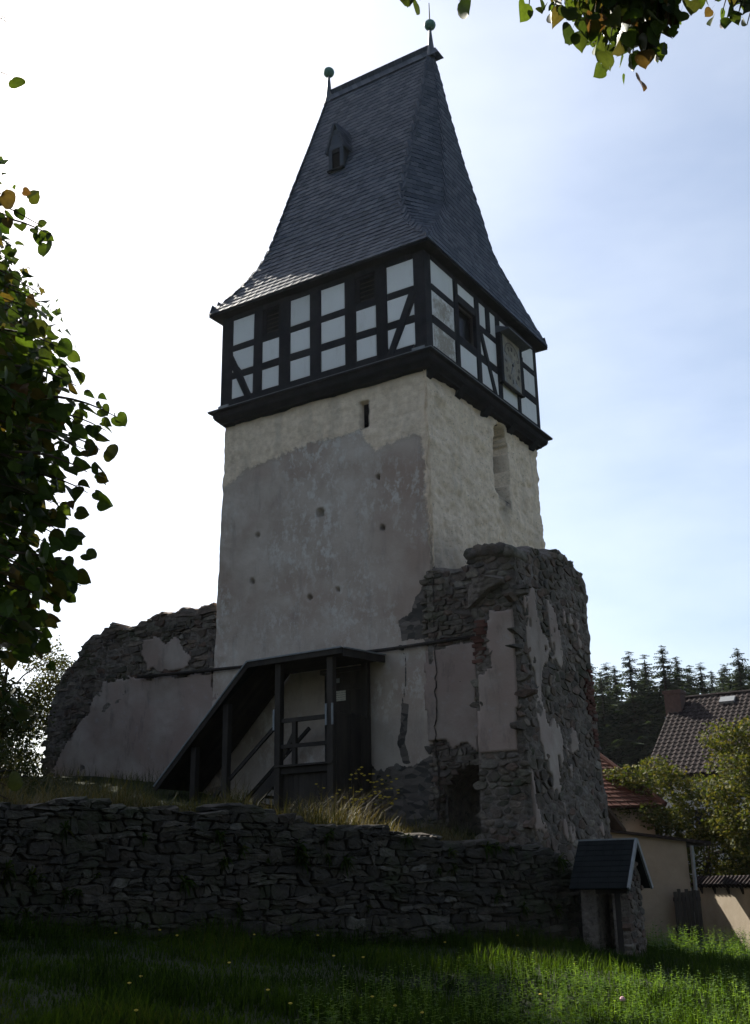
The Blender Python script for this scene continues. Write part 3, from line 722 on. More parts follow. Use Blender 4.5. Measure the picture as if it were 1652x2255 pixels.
for (a, b) in fc:
    for z0, z1 in ((R2, R3), (R4, R5)):
        tbeam(F, nF, (a-.01, (z0+z1)/2), (b+.01, (z0+z1)/2), z1-z0, 'rail', rnd(-.004, .004))
def wnd(fn, nrm, a, b, z0, z1, nm='window'):
    x = MB(); x.poly([fn(a, z0, -.17), fn(b, z0, -.17), fn(b, z1, -.17), fn(a, z1, -.17)])
    wn = obj(nm, x.me(False, False), MT['glass'], storey)
    return wn
for k, (a, b) in enumerate(fc):
    if k in (1, 4):
        wnd(F, nF, a, b, R5, R6)
        for p0, p1 in (((a+.03, R5), (a+.03, R6)), ((b-.03, R5), (b-.03, R6)), ((a+.06, R5+.03), (b-.06, R5+.03)), ((a+.06, R6-.03), (b-.06, R6-.03))): tbeam(F, nF, p0, p1, .06, 'window_frame', -.06, .05)
        for j in range(5):
            zz = R5+.12+j*.12
            x = MB(); x.beam(F(a+.07, zz, -.11), F(b-.07, zz, -.11), .09, (nF+ZU*.9), .012); x.build('louvre', MT['wood'], storey)
    else:
        tpanel(F, [(a, R5), (b, R5), (b, R6), (a, R6)])
    if k == 0:
        tpanel(F, [(a, R3), (b-.30, R3), (b-.02, 13.02), (b, R4), (a, R4)]); tpanel(F, [(b-.16, R3), (b, R3), (b, 12.9)])
        tpanel(F, [(a, R1+.08), (a, R2), (5.72, R2), (5.46, R1)]); tpanel(F, [(5.68, R1), (b, R1), (b, R2), (5.95, R2)])
        tbeam(F, nF, (6.14, 13.10), (5.48, 11.78), .19, 'brace', .022)
    elif k == 5:
        tpanel(F, [(.86, R3), (b, R3), (b, R4), (.60, R4)]); tpanel(F, [(a, R3), (.68, R3), (a, 12.98)])
        tpanel(F, [(a, R1), (1.08, R1), (.80, R2), (a, R2)]); tpanel(F, [(1.27, R1+.05), (b, R1+.1), (b, R2), (1.0, R2)])
        tbeam(F, nF, (.56, 13.30), (1.22, 11.78), .18, 'brace', .022)
    else:
        tpanel(F, [(a, R3), (b, R3), (b, R4), (a, R4)]); tpanel(F, [(a, R1), (b, R1), (b, R2), (a, R2)])
# right-hand side
Q1, Q2, Q3, Q4, Q5, Q6 = 11.90, 12.51, 12.73, 13.39, 13.56, 14.22
sposts = [(1.66, 1.88), (2.80, 3.02), (3.99, 4.22), (5.16, 5.34)]
for a, b in sposts: tbeam(S, nS, ((a+b)/2, 11.62), ((a+b)/2, 14.40), b-a-.004, 'post', .012)
tbeam(S, nS, (.56, 11.76), (6.4, 11.76), .28, 'sill_rail', .004); tbeam(S, nS, (.56, 14.32), (6.4, 14.32), .20, 'head_rail', .004)
def srail(a, b, z0, z1): tbeam(S, nS, (a-.01, (z0+z1)/2), (b+.01, (z0+z1)/2), z1-z0, 'rail', rnd(-.004, .004))
for a, b in ((.55, 1.66), (5.34, 6.40)):
    srail(a, b, Q2, Q3); srail(a, b, Q4, Q5)
    wz = (0.0, .62, .7) if a < 1 else (0, 0, 0)
    tpanel(S, [(a, Q5), (b, Q5), (b, Q6), (a, Q6)], wz[0]); tpanel(S, [(a, Q3), (b, Q3), (b, Q4), (a, Q4)], wz[1]); tpanel(S, [(a, Q1), (b, Q1), (b, Q2), (a, Q2)], wz[2])
a, b = 1.88, 2.80
srail(a, b, 13.68, 13.90); srail(a, b, 12.52, 12.76)
tpanel(S, [(a, 13.90), (b, 13.90), (b, Q6), (a, Q6)]); tpanel(S, [(a, Q1), (b, Q1), (b, 12.52), (a, 12.52)])
wnd(S, nS, a, b, 12.76, 13.68)
for p0, p1 in (((a+.03, 12.76), (a+.03, 13.68)), ((b-.05, 12.76), (b-.05, 13.68)), ((a+.06, 12.80), (b-.1, 12.80)), ((a+.06, 13.64), (b-.1, 13.64))):
    x = MB(); x.beam(S(*p0, -.07), S(*p1, -.07), .07, nS, .05); x.build('window_frame', MT['wood'], storey)
a, b = 3.02, 3.99
srail(a, b, Q4, Q5); tbeam(S, nS, (3.54, Q5), (3.54, 14.3), .25, 'short_post', .008)
tpanel(S, [(a, Q5), (3.41, Q5), (3.41, Q6), (a, Q6)]); tpanel(S, [(3.67, Q5), (b, Q5), (b, Q6), (3.67, Q6)])
srail(a, b, Q2-.02, Q3-.02)
tpanel(S, [(3.42, Q3), (b, Q3), (b, Q4), (3.14, Q4)]); tpanel(S, [(a, Q3), (3.22, Q3), (a, 13.22)])
tpanel(S, [(a, Q1), (3.66, Q1), (3.40, Q2), (a, Q2)]); tpanel(S, [(3.86, Q1+.06), (b, Q1), (b, Q2), (3.60, Q2)])
tbeam(S, nS, (3.05, 13.36), (3.80, 11.78), .17, 'brace', .022)
a, b = 4.22, 5.16
srail(a, b, 12.40, 12.56); srail(a, b, 13.55, 13.72)
tpanel(S, [(a, 13.72), (b, 13.72), (b, Q6), (a, Q6)]); tpanel(S, [(a, 12.56), (b, 12.56), (b, 13.55), (a, 13.55)]); tpanel(S, [(a, Q1), (b, Q1), (b, 12.40), (a, 12.40)])
# plain far sides
for pts, nm in ((((6.46, .56), (6.46, 6.6)), 'left'), (((6.4, 6.62), (.5, 6.62)), 'back')):
    (u0, v0), (u1, v1) = pts
    x = MB(); x.poly([tw(u0, v0, 11.62), tw(u1, v1, 11.62), tw(u1, v1, 14.4), tw(u0, v0, 14.4)]); me = x.me(); attr(me, 'wear', np.zeros(4)); obj('rear_infill', me, MT['panel'], storey)
    for k in range(7):
        t = k/6; p = tw(lerp(u0, u1, t), lerp(v0, v1, t), 0); x = MB(); x.box(p+Vector((0, 0, 13)), (UA, VA, ZU), (.11, .11, 1.39)); x.build('post', MT['timber'], storey)
# lead aprons at the feet of the corner posts
for u, v in ((.45, .20), (6.34, .20)):
    x = MB(); x.box(tw(u, v, 11.70), (UA, VA, ZU), (.17, .012, .085)); x.build('lead_apron', MT['lead'], storey)

# ---- roof
RZ = [14.42, 14.72, 15.15, 15.6, 16.1, 16.6, 17.2, 17.8, 19.2, 20.9, 23.12]
GF = [-.03, .15, .40, .62, .82, 1.0, 1.2, 1.42, 1.95, 2.6, 3.43]
PU = [-.03, .22, .62, .94, 1.15, 1.25, 1.29, 1.32, 1.37, 1.45, 1.52]
GR = [-.03, .06, .16, .28, .42, .55, .63, .71, .93, 1.17, 1.48]
PV = [-.03, .42, .90, 1.32, 1.75, 2.1, 2.26, 2.4, 2.80, 3.15, 3.43]
zz_ = np.linspace(RZ[0], RZ[-1], 400)
def smoothed(ys):
    y = np.interp(zz_, RZ, ys); k = np.ones(25)/25; yp = np.concatenate([2*y[0]-y[12:0:-1], y, 2*y[-1]-y[-2:-14:-1]]); return np.convolve(yp, k, 'valid')
SGF, SPU, SGR, SPV = [smoothed(a) for a in (GF, PU, GR, PV)]
def ringpts(z):
    gf, pu, gr, pv = [float(np.interp(z, zz_, a)) for a in (SGF, SPU, SGR, SPV)]
    gf, pv = min(gf, W_V/2-.004), min(pv, W_V/2-.002)
    U2, V2 = W_U, W_V
    return [(pu, gf), (U2-pu, gf), (U2-gr, pv), (U2-gr, V2-pv), (U2-pu, V2-gf), (pu, V2-gf), (gr, V2-pv), (gr, pv)]
mb = MB(); zs = np.linspace(RZ[0], RZ[-1], 60)
for z in zs:
    for (u, v) in ringpts(z): mb.v.append(tw(u, v, z))
for i in range(len(zs)-1):
    for k in range(8): mb.f.append([i*8+k, i*8+(k+1) % 8, (i+1)*8+(k+1) % 8, (i+1)*8+k])
mb.f.append([(len(zs)-1)*8+k for k in range(8)])
roof = mb.build('roof', MT['slate_under'], tower)
x = MB()                                            # eaves board and soffit
for (a, b) in (((-.03, -.03), (W_U+.03, -.03)), ((W_U+.03, -.03), (W_U+.03, W_V+.03)), ((W_U+.03, W_V+.03), (-.03, W_V+.03)), ((-.03, W_V+.03), (-.03, -.03))):
    ia = (TI+.02 if a[0] < 1 else W_U-TI-.02, TI+.02 if a[1] < 1 else W_V-TI-.02); ib = (TI+.02 if b[0] < 1 else W_U-TI-.02, TI+.02 if b[1] < 1 else W_V-TI-.02)
    x.poly([tw(*a, 14.425), tw(*b, 14.425), tw(*b, 14.365), tw(*a, 14.365)]); x.poly([tw(*a, 14.365), tw(*b, 14.365), tw(*ib, 14.33), tw(*ia, 14.33)])
x.build('eaves_board', MT['timber'], roof)
SW, SH, ST = .265, .31, .019
def slate_shape(w, hgt):
    # hanging slate with a rounded lower right corner, local x across, y up the slope, z out
    o = [(-w/2, 0), (w*.18, -.012), (w*.38, .02), (w/2, .085), (w/2, hgt), (-w/2, hgt)]
    n_ = len(o); v = [(p[0], p[1], ST*(1.6 if p[1] < .15 else .2)) for p in o]+[(p[0], p[1], ST*(.5 if p[1] < .15 else -.3)) for p in o]
    f = [list(range(n_))]+[[i, i+n_, (i+1) % n_+n_, (i+1) % n_] for i in range(n_)]
    return v, [q[::-1] if k else q for k, q in enumerate(f)]
SV, SF = slate_shape(SW, SH); slate_me = mesh(SV, SF); slate_me.materials.append(MT['slate'])
SVn = np.array(SV)
singles, SAV, SAF, SAR = [], [], [], []
random.seed(5)
def slate_rows(ia, ib, face, exposure=.185):
    """lay courses between ring corner ia and ib"""
    zlist = []; z = RZ[0]+.0; P = lambda z, i: tw(*ringpts(z)[i], z)
    row = 0
    while z < RZ[-1]-.03:
        A, B = P(z, ia), P(z, ib); z2 = min(z+.12, RZ[-1]); A2, B2 = P(z2, ia), P(z2, ib)
        mid, mid2 = (A+B)/2, (A2+B2)/2; tl = (mid2-mid)
        r = (B-A); L = r.length
        if L > .14 and not (face == 'hip' and z < RZ[0]+.12):
            r.normalize(); up = (tl-r*tl.dot(r)).normalized(); nrm = r.cross(up).normalized()
            if nrm.dot(mid-tw(W_U/2, W_V/2, mid.z)) < 0: nrm = -nrm
            k = max(1, int(round(L/(SW*.93)))); dx = L/k; off = (row % 2)*.5+rnd(-.08, .08)
            j = -1
            while j < k:
                t = (j+off+.5)*dx; j += 1
                wsc = dx/(SW*.93)*rnd(.95, 1.06)
                lo, hi_ = t-dx*.55, t+dx*.55
                if t < -dx*.2 or t > L+dx*.2: continue
                if lo < -.05: t += (-.05-lo)*.5; wsc *= .75
                if hi_ > L+.05: t -= (hi_-L-.05)*.5; wsc *= .75
                tt = t/L; kx = t-L/2
                # follow the hip edges inwards towards the top
                base = A+r*t+nrm*.006
                tilt = rnd(-.02, .02); rr = (r+up*tilt).normalized(); uu = nrm.cross(rr); 
                if uu.dot(up) < 0: uu = -uu
                out_n = (nrm+up*rnd(-.02, .05)+rr*rnd(-.02, .02)).normalized()
                mtx = Matrix(((rr.x*wsc, uu.x, out_n.x, base.x), (rr.y*wsc, uu.y, out_n.y, base.y), (rr.z*wsc, uu.z, out_n.z, base.z), (0, 0, 0, 1)))
                if face == 'front' and row < 14: singles.append((row, mtx))
                else:
                    b0 = len(SAV)*len(SV); Mx = np.array(mtx)
                    SAV.append(SVn@Mx[:3, :3].T+Mx[:3, 3]); SAF.append(b0); SAR.append(random.random())
        # next course by arc length
        stp = exposure*(tl.normalized().z if tl.length > 0 else 1); z += max(.05, stp); row += 1
slate_rows(1, 0, 'front'); slate_rows(0, 7, 'hip'); slate_rows(7, 6, 'side'); slate_rows(2, 1, 'hip'); slate_rows(3, 2, 'side'); slate_rows(6, 5, 'hip')
slate_rows(5, 4, 'back', .31); slate_rows(4, 3, 'hip', .31)
for k, (row, mtx) in enumerate(singles):
    if k < 300:
        o = bpy.data.objects.new('slate', slate_me); link(o, roof); o.matrix_basis = mtx
    else:
        b0 = len(SAV)*len(SV); Mx = np.array(mtx); SAV.append(SVn@Mx[:3, :3].T+Mx[:3, 3]); SAF.append(b0); SAR.append(random.random())
AV = np.concatenate(SAV); AF = [[i+b for i in q] for b in SAF for q in SF]
me = bpy.data.meshes.new('m'); me.from_pydata(AV.tolist(), [], AF); me.update(); attr(me, 'rnd', np.repeat(SAR, len(SV)))
obj('upper_slates', me, MT['slate'], roof, kind='stuff')
# ridge slates, laid slanting along the ridge on the front side
k = 0; u = 5.15
while u > 1.5:
    for sgn in (-1, 1):
        a = tw(u, W_V/2+sgn*.012, 23.15); d = (UA*(-.16)+VA*(sgn*.135)+ZU*(-.31))
        x = MB(); pts = [a+UA*.05, a-UA*.17, a-UA*.17+d*1.02, a+UA*.03+d]; nn = VA*sgn*.03+ZU*.016
        x.prism([p+nn*.4 for p in pts], nn*.5); x.build('ridge_slate', MT['slate'], roof)
    u -= .165
# hip-end cap sheets and finials
for uu, side in ((1.52, -1), (5.18, 1)):
    f = MB(); f.lathe(tw(uu, W_V/2, 23.0), [(.17, -.15), (.12, .05), (.075, .45), (.03, .98)], 12)
    fo = f.build('finial_spike', MT['leadspike'], tower, True)
    f = MB(); prof = [(.02+.155*math.sin(math.pi*t), -.155*math.cos(math.pi*t)) for t in np.linspace(0, 1, 11)]
    f.lathe(tw(uu, W_V/2, 24.08), prof, 18); f.build('copper_ball', MT['copper'], fo, True)
    f = MB(); f.lathe(tw(uu, W_V/2, 24.2), [(.02, 0), (.012, .7 if side < 0 else .06)], 6); f.build('rod', MT['iron'], fo)
# lightning conductor on the far hip
pts = [tw(W_U-interp(z, RZ, PU)+.09, interp(z, RZ, GF)+.05, z) for z in np.linspace(15.6, 22.9, 24)]
x = MB(); x.tube(pts, .012, 5); x.build('lightning_wire', MT['iron'], tower)
# ---- dormer on the front slope
dz0, dz1 = 18.95, 20.45
def gfz(z): return float(np.interp(z, zz_, SGF))
du, dw = 3.80, .24
vf = gfz(dz0)-.04
dm = MB()
dm.prism([tw(du-dw, vf, dz0), tw(du+dw, vf, dz0), tw(du+dw, vf, dz0+.72), tw(du, vf, dz1-.05), tw(du-dw, vf, dz0+.72)], VA*.75)
dormer = dm.build('dormer', MT['slate_under'], tower)
for sgn in (-1, 1):                                   # little steep roof
    x = MB(); ap = tw(du, vf-.12, dz1+.02); ft = tw(du+sgn*(dw+.06), vf-.10, dz0+.62)
    apb = tw(du, gfz(dz1)+.10, dz1+.12); ftb = tw(du+sgn*(dw+.06), gfz(dz0+.62)+.10, dz0+.62)
    n_ = ((ft-ap).cross(apb-ap)).normalized(); n_ = n_ if n_.z > 0 else -n_
    x.prism([ap, ft, ftb, apb], n_*.03); rf_ = x.build('dormer_roof', MT['slate'], dormer)
    for i in range(7):                               # courses on it
        t0, t1 = i/7, (i+1.35)/7
        for j in range(3):
            q0, q1 = j/3, (j+1)/3
            A = lambda t, q: ap.lerp(ft, 1-t).lerp(apb.lerp(ftb, 1-t), q)
            x = MB(); t1c = min(t1, 1.0)
            x.prism([A(t0, q0)+n_*.052, A(t0, q1)+n_*.052, A(t1c, q1)+n_*.034, A(t1c, q0)+n_*.034], n_*.008); x.build('dormer_slate', MT['slate'], dormer)
# slated cheeks and front around the opening
for sgn in (-1, 1):
    x = MB(); x.box(tw(du+sgn*.19, vf-.03, dz0+.34), (UA, VA, ZU), (.055, .03, .36)); x.build('jamb', MT['slate'], dormer)
for i in range(4):
    zz = dz0+.70+i*.15; hw = max(.05, dw*(1-(zz+.08-(dz0+.72))/.75))
    x = MB(); x.box(tw(du, vf-.035-.004*i, zz+.08), (UA, VA, ZU), (min(dw, hw), .02, .085)); x.build('gable_slate', MT['slate'], dormer)
x = MB(); x.box(tw(du, vf-.015, dz0+.36), (UA, VA, ZU), (.133, .02, .33)); x.build('dormer_opening', MT['dark_void'], dormer)
x = MB(); x.box(tw(du, vf-.06, dz0-.01), (UA, VA, ZU), (.27, .05, .025)); x.build('dormer_sill', MT['timber'], dormer)
x = MB(); x.box(tw(du, vf-.04, dz0+.60), (UA, VA, ZU), (.135, .02, .06)); x.build('lintel', MT['timber'], dormer)

# ================================================================== clock board on the side
cb = thing('clock_board', 'weathered painted clock dial in a dark wooden frame on the half-timbered storey', 'clock', S(4.62, 12.3, .1))
CL = (4.12, 5.16, 12.33, 13.72)
x = MB(); x.box(S((CL[0]+CL[1])/2, (CL[2]+CL[3])/2, .12), (VA, UA, ZU), ((CL[1]-CL[0])/2, .03, (CL[3]-CL[2])/2)); dial = x.build('dial', MT['dial'], cb)
cen = ((CL[0]+CL[1])/2, 12.98)
for k in range(12):
    a = k*math.pi/6; r = .40
    nm = ['XII', 'I', 'II', 'III', 'IIII', 'V', 'VI', 'VII', 'VIII', 'IX', 'X', 'XI'][k]
    x = MB(); wtot = .034*len(nm); 
    for i, ch in enumerate(nm):
        off = -wtot/2+.034*(i+.5); hh = .06
        def PT(dx, dy): return S(cen[0]+math.sin(a)*(r+dy)+math.cos(a)*dx, cen[1]+math.cos(a)*(r*1.18+dy)-math.sin(a)*dx, .157)
        if ch == 'I': x.beam(PT(off, -hh), PT(off, hh), .018, nS, .004)
        elif ch == 'V': x.beam(PT(off-.012, hh), PT(off, -hh), .012, nS, .004); x.beam(PT(off+.012, hh), PT(off, -hh), .012, nS, .004)
        else: x.beam(PT(off-.014, hh), PT(off+.014, -hh), .012, nS, .004); x.beam(PT(off+.014, hh), PT(off-.014, -hh), .012, nS, .004)
    x.build('numeral', MT['dialpaint'], dial)
x = MB(); x.prism([S(cen[0]-.13, cen[1]-.30, .165), S(cen[0]+.02, cen[1]+.03, .165), S(cen[0]+.17, cen[1]+.22, .165), S(cen[0]-.02, cen[1]-.02, .165)], nS*.012); x.build('hand', MT['gold'], cb)
x = MB(); x.box(S(cen[0], cen[1], .17), (VA, UA, ZU), (.03, .012, .03)); x.build('hub', MT['dialpaint'], cb)
x = MB()                                             # frayed arch-headed painted band at the top
for i in range(9):
    a0, a1 = math.pi*i/9, math.pi*(i+1)/9
    x.beam(S(cen[0]+.44*math.cos(a0), 13.22+.40*math.sin(a0), .154), S(cen[0]+.44*math.cos(a1), 13.22+.40*math.sin(a1), .154), .02, nS, .004)
x.build('painted_band', MT['dialpaint'], dial)
x = MB(); x.box(S(CL[0]-.07, 13.0, .06), (VA, UA, ZU), (.075, .09, .72)); x.build('frame_side', MT['timber'], cb)
x = MB(); zz = 12.32                               # ragged right-hand frame board
for i in range(7):
    x.box(S(CL[1]+.10+rnd(-.03, .03), zz+.10, .06), (VA, UA, ZU), (.10+rnd(-.02, .03), .09, .101)); zz += .2
x.build('frame_side', MT['timber'], cb)
x = MB(); x.box(S(4.64, 12.31, .12), (VA, UA, ZU), (.56, .05, .018)); x.build('frame_foot', MT['wood'], cb)
x = MB(); x.prism([S(3.98, 13.95, 0.0), S(3.98, 13.78, .42), S(3.98, 13.75, .42), S(3.98, 13.70, .0)], VA*1.42); x.build('canopy', MT['leadspike'], cb)
# ================================================================== ruined nave walls
def fuv(x, y, v):
    d = ray(x, y); t = ((OA+VA*v).dot(VA))/d.dot(VA); P = d*t-OA; return P.dot(UA), P.z
def ruin_slab(name, fr, s0, s1, base, topf, depth, mt, parent, disp=.06, step=.08, rec=None, seed=0., bump_top=.10):
    ns = max(2, int(abs(s1-s0)/step)+1); nzr = max(2, int((topf((s0+s1)/2)-base)/step)+1)
    S_ = np.linspace(s0, s1, ns); v = []; nt_ = 9
    for j in range(nzr):
        for s in S_:
            tp = topf(s); z = base+(tp-base)*j/(nzr-1)
            o = disp*float(fbm(s*2.1, z*2.6, seed, 4)); 
            if rec: o = rec(s, z, o)
            v.append(fr(s, z, o))
    for j in range(1, nt_):
        for s in S_:
            t = j/(nt_-1); tp = topf(s)
            v.append(fr(s, tp+bump_top*(math.sin(math.pi*min(1, t*1.2))*.5+float(fbm(s*2.3, t*depth*2.3, seed+3, 3))*1.2), -depth*t))
    for s in S_: v.append(fr(s, base, -depth))
    R = nzr+nt_; f = []
    for j in range(R-1):
        for i in range(ns-1): f.append([j*ns+i, j*ns+i+1, (j+1)*ns+i+1, (j+1)*ns+i])
    f.append([j*ns for j in range(R)]); f.append([j*ns+ns-1 for j in range(R)][::-1])
    me = mesh(v, f, True)
    return obj(name, me, mt, parent)
def plaster_patch(name, fr, poly, mt, parent, step=.05, th=.03, rough=.10, extra=None, seed=0.):
    xs_ = [p[0] for p in poly]; zs_ = [p[1] for p in poly]
    S_ = np.arange(min(xs_)-.1, max(xs_)+.1, step); Z_ = np.arange(min(zs_)-.1, max(zs_)+.1, step)
    g, h = np.meshgrid(S_, Z_); sdv = poly_sd(g, h, poly)+rough*fbm(g*3.5, h*3.5, seed, 4)*1.6
    if extra is not None: sdv = np.minimum(sdv, extra(g, h))
    ins = sdv > 0; n, m = len(S_), len(Z_)
    cellin = ins[:-1, :-1] & ins[1:, :-1] & ins[:-1, 1:] & ins[1:, 1:]
    used = {}; v = []; f = []
    outw = th+.018*fbm(g*1.6, h*1.6, seed+5, 3)*2
    def vid(j, i, back=False):
        k = (j, i, back)
        if k not in used:
            used[k] = len(v)
            v.append(fr(S_[i]+rnd(-.2, .2)*step, Z_[j]+rnd(-.2, .2)*step, (-.02 if back else float(outw[j, i]))))
        return used[k]
    for j in range(m-1):
        for i in range(n-1):
            if not cellin[j, i]: continue
            f.append([vid(j, i), vid(j, i+1), vid(j+1, i+1), vid(j+1, i)])
            for (dj, di, a, b) in ((-1, 0, (j, i), (j, i+1)), (1, 0, (j+1, i+1), (j+1, i)), (0, -1, (j+1, i), (j, i)), (0, 1, (j, i+1), (j+1, i+1))):
                jj, ii_ = j+dj, i+di
                if jj < 0 or ii_ < 0 or jj >= m-1 or ii_ >= n-1 or not cellin[jj, ii_]:
                    f.append([vid(*b), vid(*a), vid(*a, True), vid(*b, True)])
    if not f: return None
    return obj(name, mesh(v, f, True), mt, parent)
random.seed(21)
# ---- left wall
ruinL = thing('ruined_nave_wall', 'ruined rubble wall with pinkish plaster stepping down left of the tower', 'ruined wall', tw(9.5, .9, 2.0))
TU = [6.3, 6.65, 8.0, 8.75, 9.02, 9.26, 9.55, 9.84, 10.5, 11.0, 11.24, 11.45, 12.03, 12.35]
TZ = [6.56, 6.56, 6.57, 6.52, 6.42, 6.30, 6.42, 6.50, 6.43, 6.2, 6.05, 5.78, 5.3, 4.5]
def topL(s): return interp(s, TU, TZ)+.05*math.sin(s*7)+.03*math.sin(s*17)
def frL(s, z, o): return tw(s+np.clip((s-11.5)*.25*(4.5-z)*.12, -.3, .5), .46-o-.04*max(0, 4.9-z)*.3, z)
ruin_slab('wall_core', frL, 6.38, 12.35, .8, topL, 1.0, MT['mortar'], ruinL, .09, .08, seed=2.0, bump_top=.12)
PLL = [fuv(x, y, .4) for x, y in [(470, 1478), (300, 1492), (225, 1500), (205, 1548), (170, 1600), (140, 1650), (112, 1700), (100, 1800), (480, 1800)]]
PLL = [(max(6.3, u), z) for u, z in PLL]
plaster_patch('plaster_coat', frL, PLL, MT['plaster'], ruinL, seed=1.0, th=.05)
PLU = [fuv(x, y, .4) for x, y in [(318, 1400), (360, 1395), (372, 1420), (395, 1402), (425, 1440), (420, 1470), (370, 1482), (320, 1482)]]
plaster_patch('plaster_coat', frL, PLU, MT['plaster'], ruinL, seed=4.0, th=.045, rough=.15)
keepL = lambda s, z: z < topL(s)-.05 and float(poly_sd(s, z, PLL)) < .03 and float(poly_sd(s, z, PLU)) < .05 and s > 6.5 and z > 2.0
lay_stones(courses(6.4, 12.3, 2.2, 6.7, .25, .12), frL, MT['stone_dark'], ruinL, 300, keepL, dep=.035, gap=.014)
for i in range(11):                          # loose crest stones
    s = 6.7+i*.5+rnd(-.12, .12); t = topL(s); v, f, r = stone_mesh([(s-.16, t-.12), (s+.15, t-.13), (s+.18, t+.02), (s+.05, t+.02+rnd(0, .04)), (s-.15, t+.0)], lambda a, b, o: frL(a, b, o-.25), .01, .22, .3)
    me = mesh(v, f, True); attr(me, 'rnd', np.full(len(v), random.random())); obj('crest_stone', me, MT['stone_dark'], ruinL)

# ---- right wall and pier
ruinR = thing('ruined_nave_corner', 'dark rubble pier with plaster remnants projecting right of the tower', 'ruined wall', tw(-1.6, 1, .4))
def topR(s): return 6.38+.05*math.sin(s*6)
def frR(s, z, o): return tw(s, .365-o, z)
NICHE = [(.30, .2), (.30, 1.55), (.20, 1.80), (.0, 2.0), (-.3, 2.12), (-1.0, 2.15), (-1.0, .2)]
def nrec(s, z, o): return -1.15 if float(poly_sd(s, z, NICHE)) > 0 else o
ruin_slab('wall_core', frR, .52, -1.45, .0, topR, 1.6, MT['mortar'], ruinR, .07, .06, nrec, seed=7.0)
PLR = [fuv(x, y, .42) for x, y in [(900, 1438), (1055, 1412), (1062, 1672), (1030, 1640), (1000, 1650), (985, 1632), (940, 1640), (905, 1655)]]
PLR = [(min(.62, u), z) for u, z in PLR]
plaster_patch('plaster_coat', frR, PLR, MT['plaster'], ruinR, seed=8.0, th=.035, rough=.06)
keepR = lambda s, z: z < topR(s)-.06 and float(poly_sd(s, z, PLR)) < .0 and float(poly_sd(s, z, NICHE)) < -.05
pR = courses(-1.4, .55, .4, 6.4, .19, .10)
VP = -.80; UPR = -2.11
PU0, PU1 = -1.18, -2.11
def topP(s): return interp(s, [-2.2, -1.9, -1.5, -1.1], [6.10, 6.24, 6.34, 6.22])+.03*math.sin(s*9)
def batP(z): return .05*max(0., 3.0-z)
def frP(s, z, o): return tw(s, VP-o-batP(z), z)
OV = [-.85, .14, .9, 1.6, 2.3, 3.0, 3.1]; OZ = [6.12, 6.38, 6.44, 6.70, 6.62, 6.22, 6.0]
def topO(s): return interp(s, OV, OZ)+.04*math.sin(s*5.3)
def frO(s, z, o): return tw(UPR-o-batP(z)*.8, s+(batP(z)*1.2 if s > 2 else 0), z)
ruin_slab('pier_core', frP, PU0, PU1, -1.6, topP, 1.2, MT['mortar'], ruinR, .05, .07, seed=9.0)
ruin_slab('pier_core', frO, -.80, 2.98, -1.9, topO, .95, MT['mortar'], ruinR, .07, .08, seed=10.0, bump_top=.16)
PLP = [fuv(x, y, VP) for x, y in [(1078, 1345), (1135, 1340), (1143, 1500), (1144, 1655), (1100, 1662), (1052, 1660), (1052, 1490), (1082, 1470), (1072, 1400)]]
PLP = [(min(s, PU0+.02), z) for s, z in PLP]
plaster_patch('plaster_coat', frP, PLP, MT['plaster'], ruinR, seed=12.0, th=.045, rough=.04)
OREG = [(-.75, .6), (2.5, .6), (2.6, 5.8), (-.6, 5.9)]
omask = lambda g, h: (fbm(g*2.6+3, h*1.15, 15., 5)-.195-.04*np.clip((3.6-h)/2.5, 0, 1)-.06*np.clip(g-.8, 0, 2))*.5
plaster_patch('plaster_remnant', frO, OREG, MT['plaster'], ruinR, seed=13.0, th=.035, rough=.05, extra=omask, step=.045)
keepP = lambda s, z: z < topP(s)-.05 and float(poly_sd(s, z, PLP)) < .02
keepO = lambda s, z: z < topO(s)-.05 and float(omask(np.float64(s), np.float64(z))) < .06
pP = cells(PU1+.02, PU0-.02, -1.0, 6.3, .24, .12, .55); pO = cells(-.76, 2.92, -1.5, 6.7, .27, .155, .6)
# one budget of single stones for the whole corner
def collect(polys, fr, keep, dep, gap):
    r_ = []
    for p in polys:
        cs = sum(q[0] for q in p)/len(p); cz = sum(q[1] for q in p)/len(p)
        if keep(cs, cz): v, f, r = stone_mesh(p, fr, gap, dep*rnd(.6, 1.35), .1); r_.append((r, v, f))
    return r_
items = collect(pR, frR, keepR, .035, .010)+collect(pP, frP, keepP, .03, .018)+[(r*.75, v, f) for r, v, f in collect(pO, frO, keepO, .020, .024)]
items.sort(key=lambda t: -t[0])
for r, v, f in items[:300]:
    me = mesh(v, f, False); attr(me, 'rnd', np.full(len(v), random.random())); obj('stone', me, MT['stone_dark'], ruinR)
AV, AF, AR = [], [], []
for r, v, f in items[300:]:
    b = len(AV); AV += v; AF += [[i+b for i in q] for q in f]; AR += [random.random()]*len(v)
if AV:
    me = mesh(AV, AF, True); attr(me, 'rnd', AR); obj('small_stones', me, MT['stone_dark'], ruinR, kind='stuff')
for i in range(9):                          # crest stones of the pier
    s = -.6+i*.42+rnd(-.1, .1); t = topO(s); v, f, r = stone_mesh([(s-.17, t-.14), (s+.16, t-.15), (s+.2, t+.02), (s+.05, t+.02+rnd(0, .04)), (s-.16, t+.0)], lambda a, b, o: frO(a, b, o-.3), .005, .30, .5)
    me = mesh(v, f, True); attr(me, 'rnd', np.full(len(v), random.random())); obj('crest_stone', me, MT['stone_dark'], ruinR)
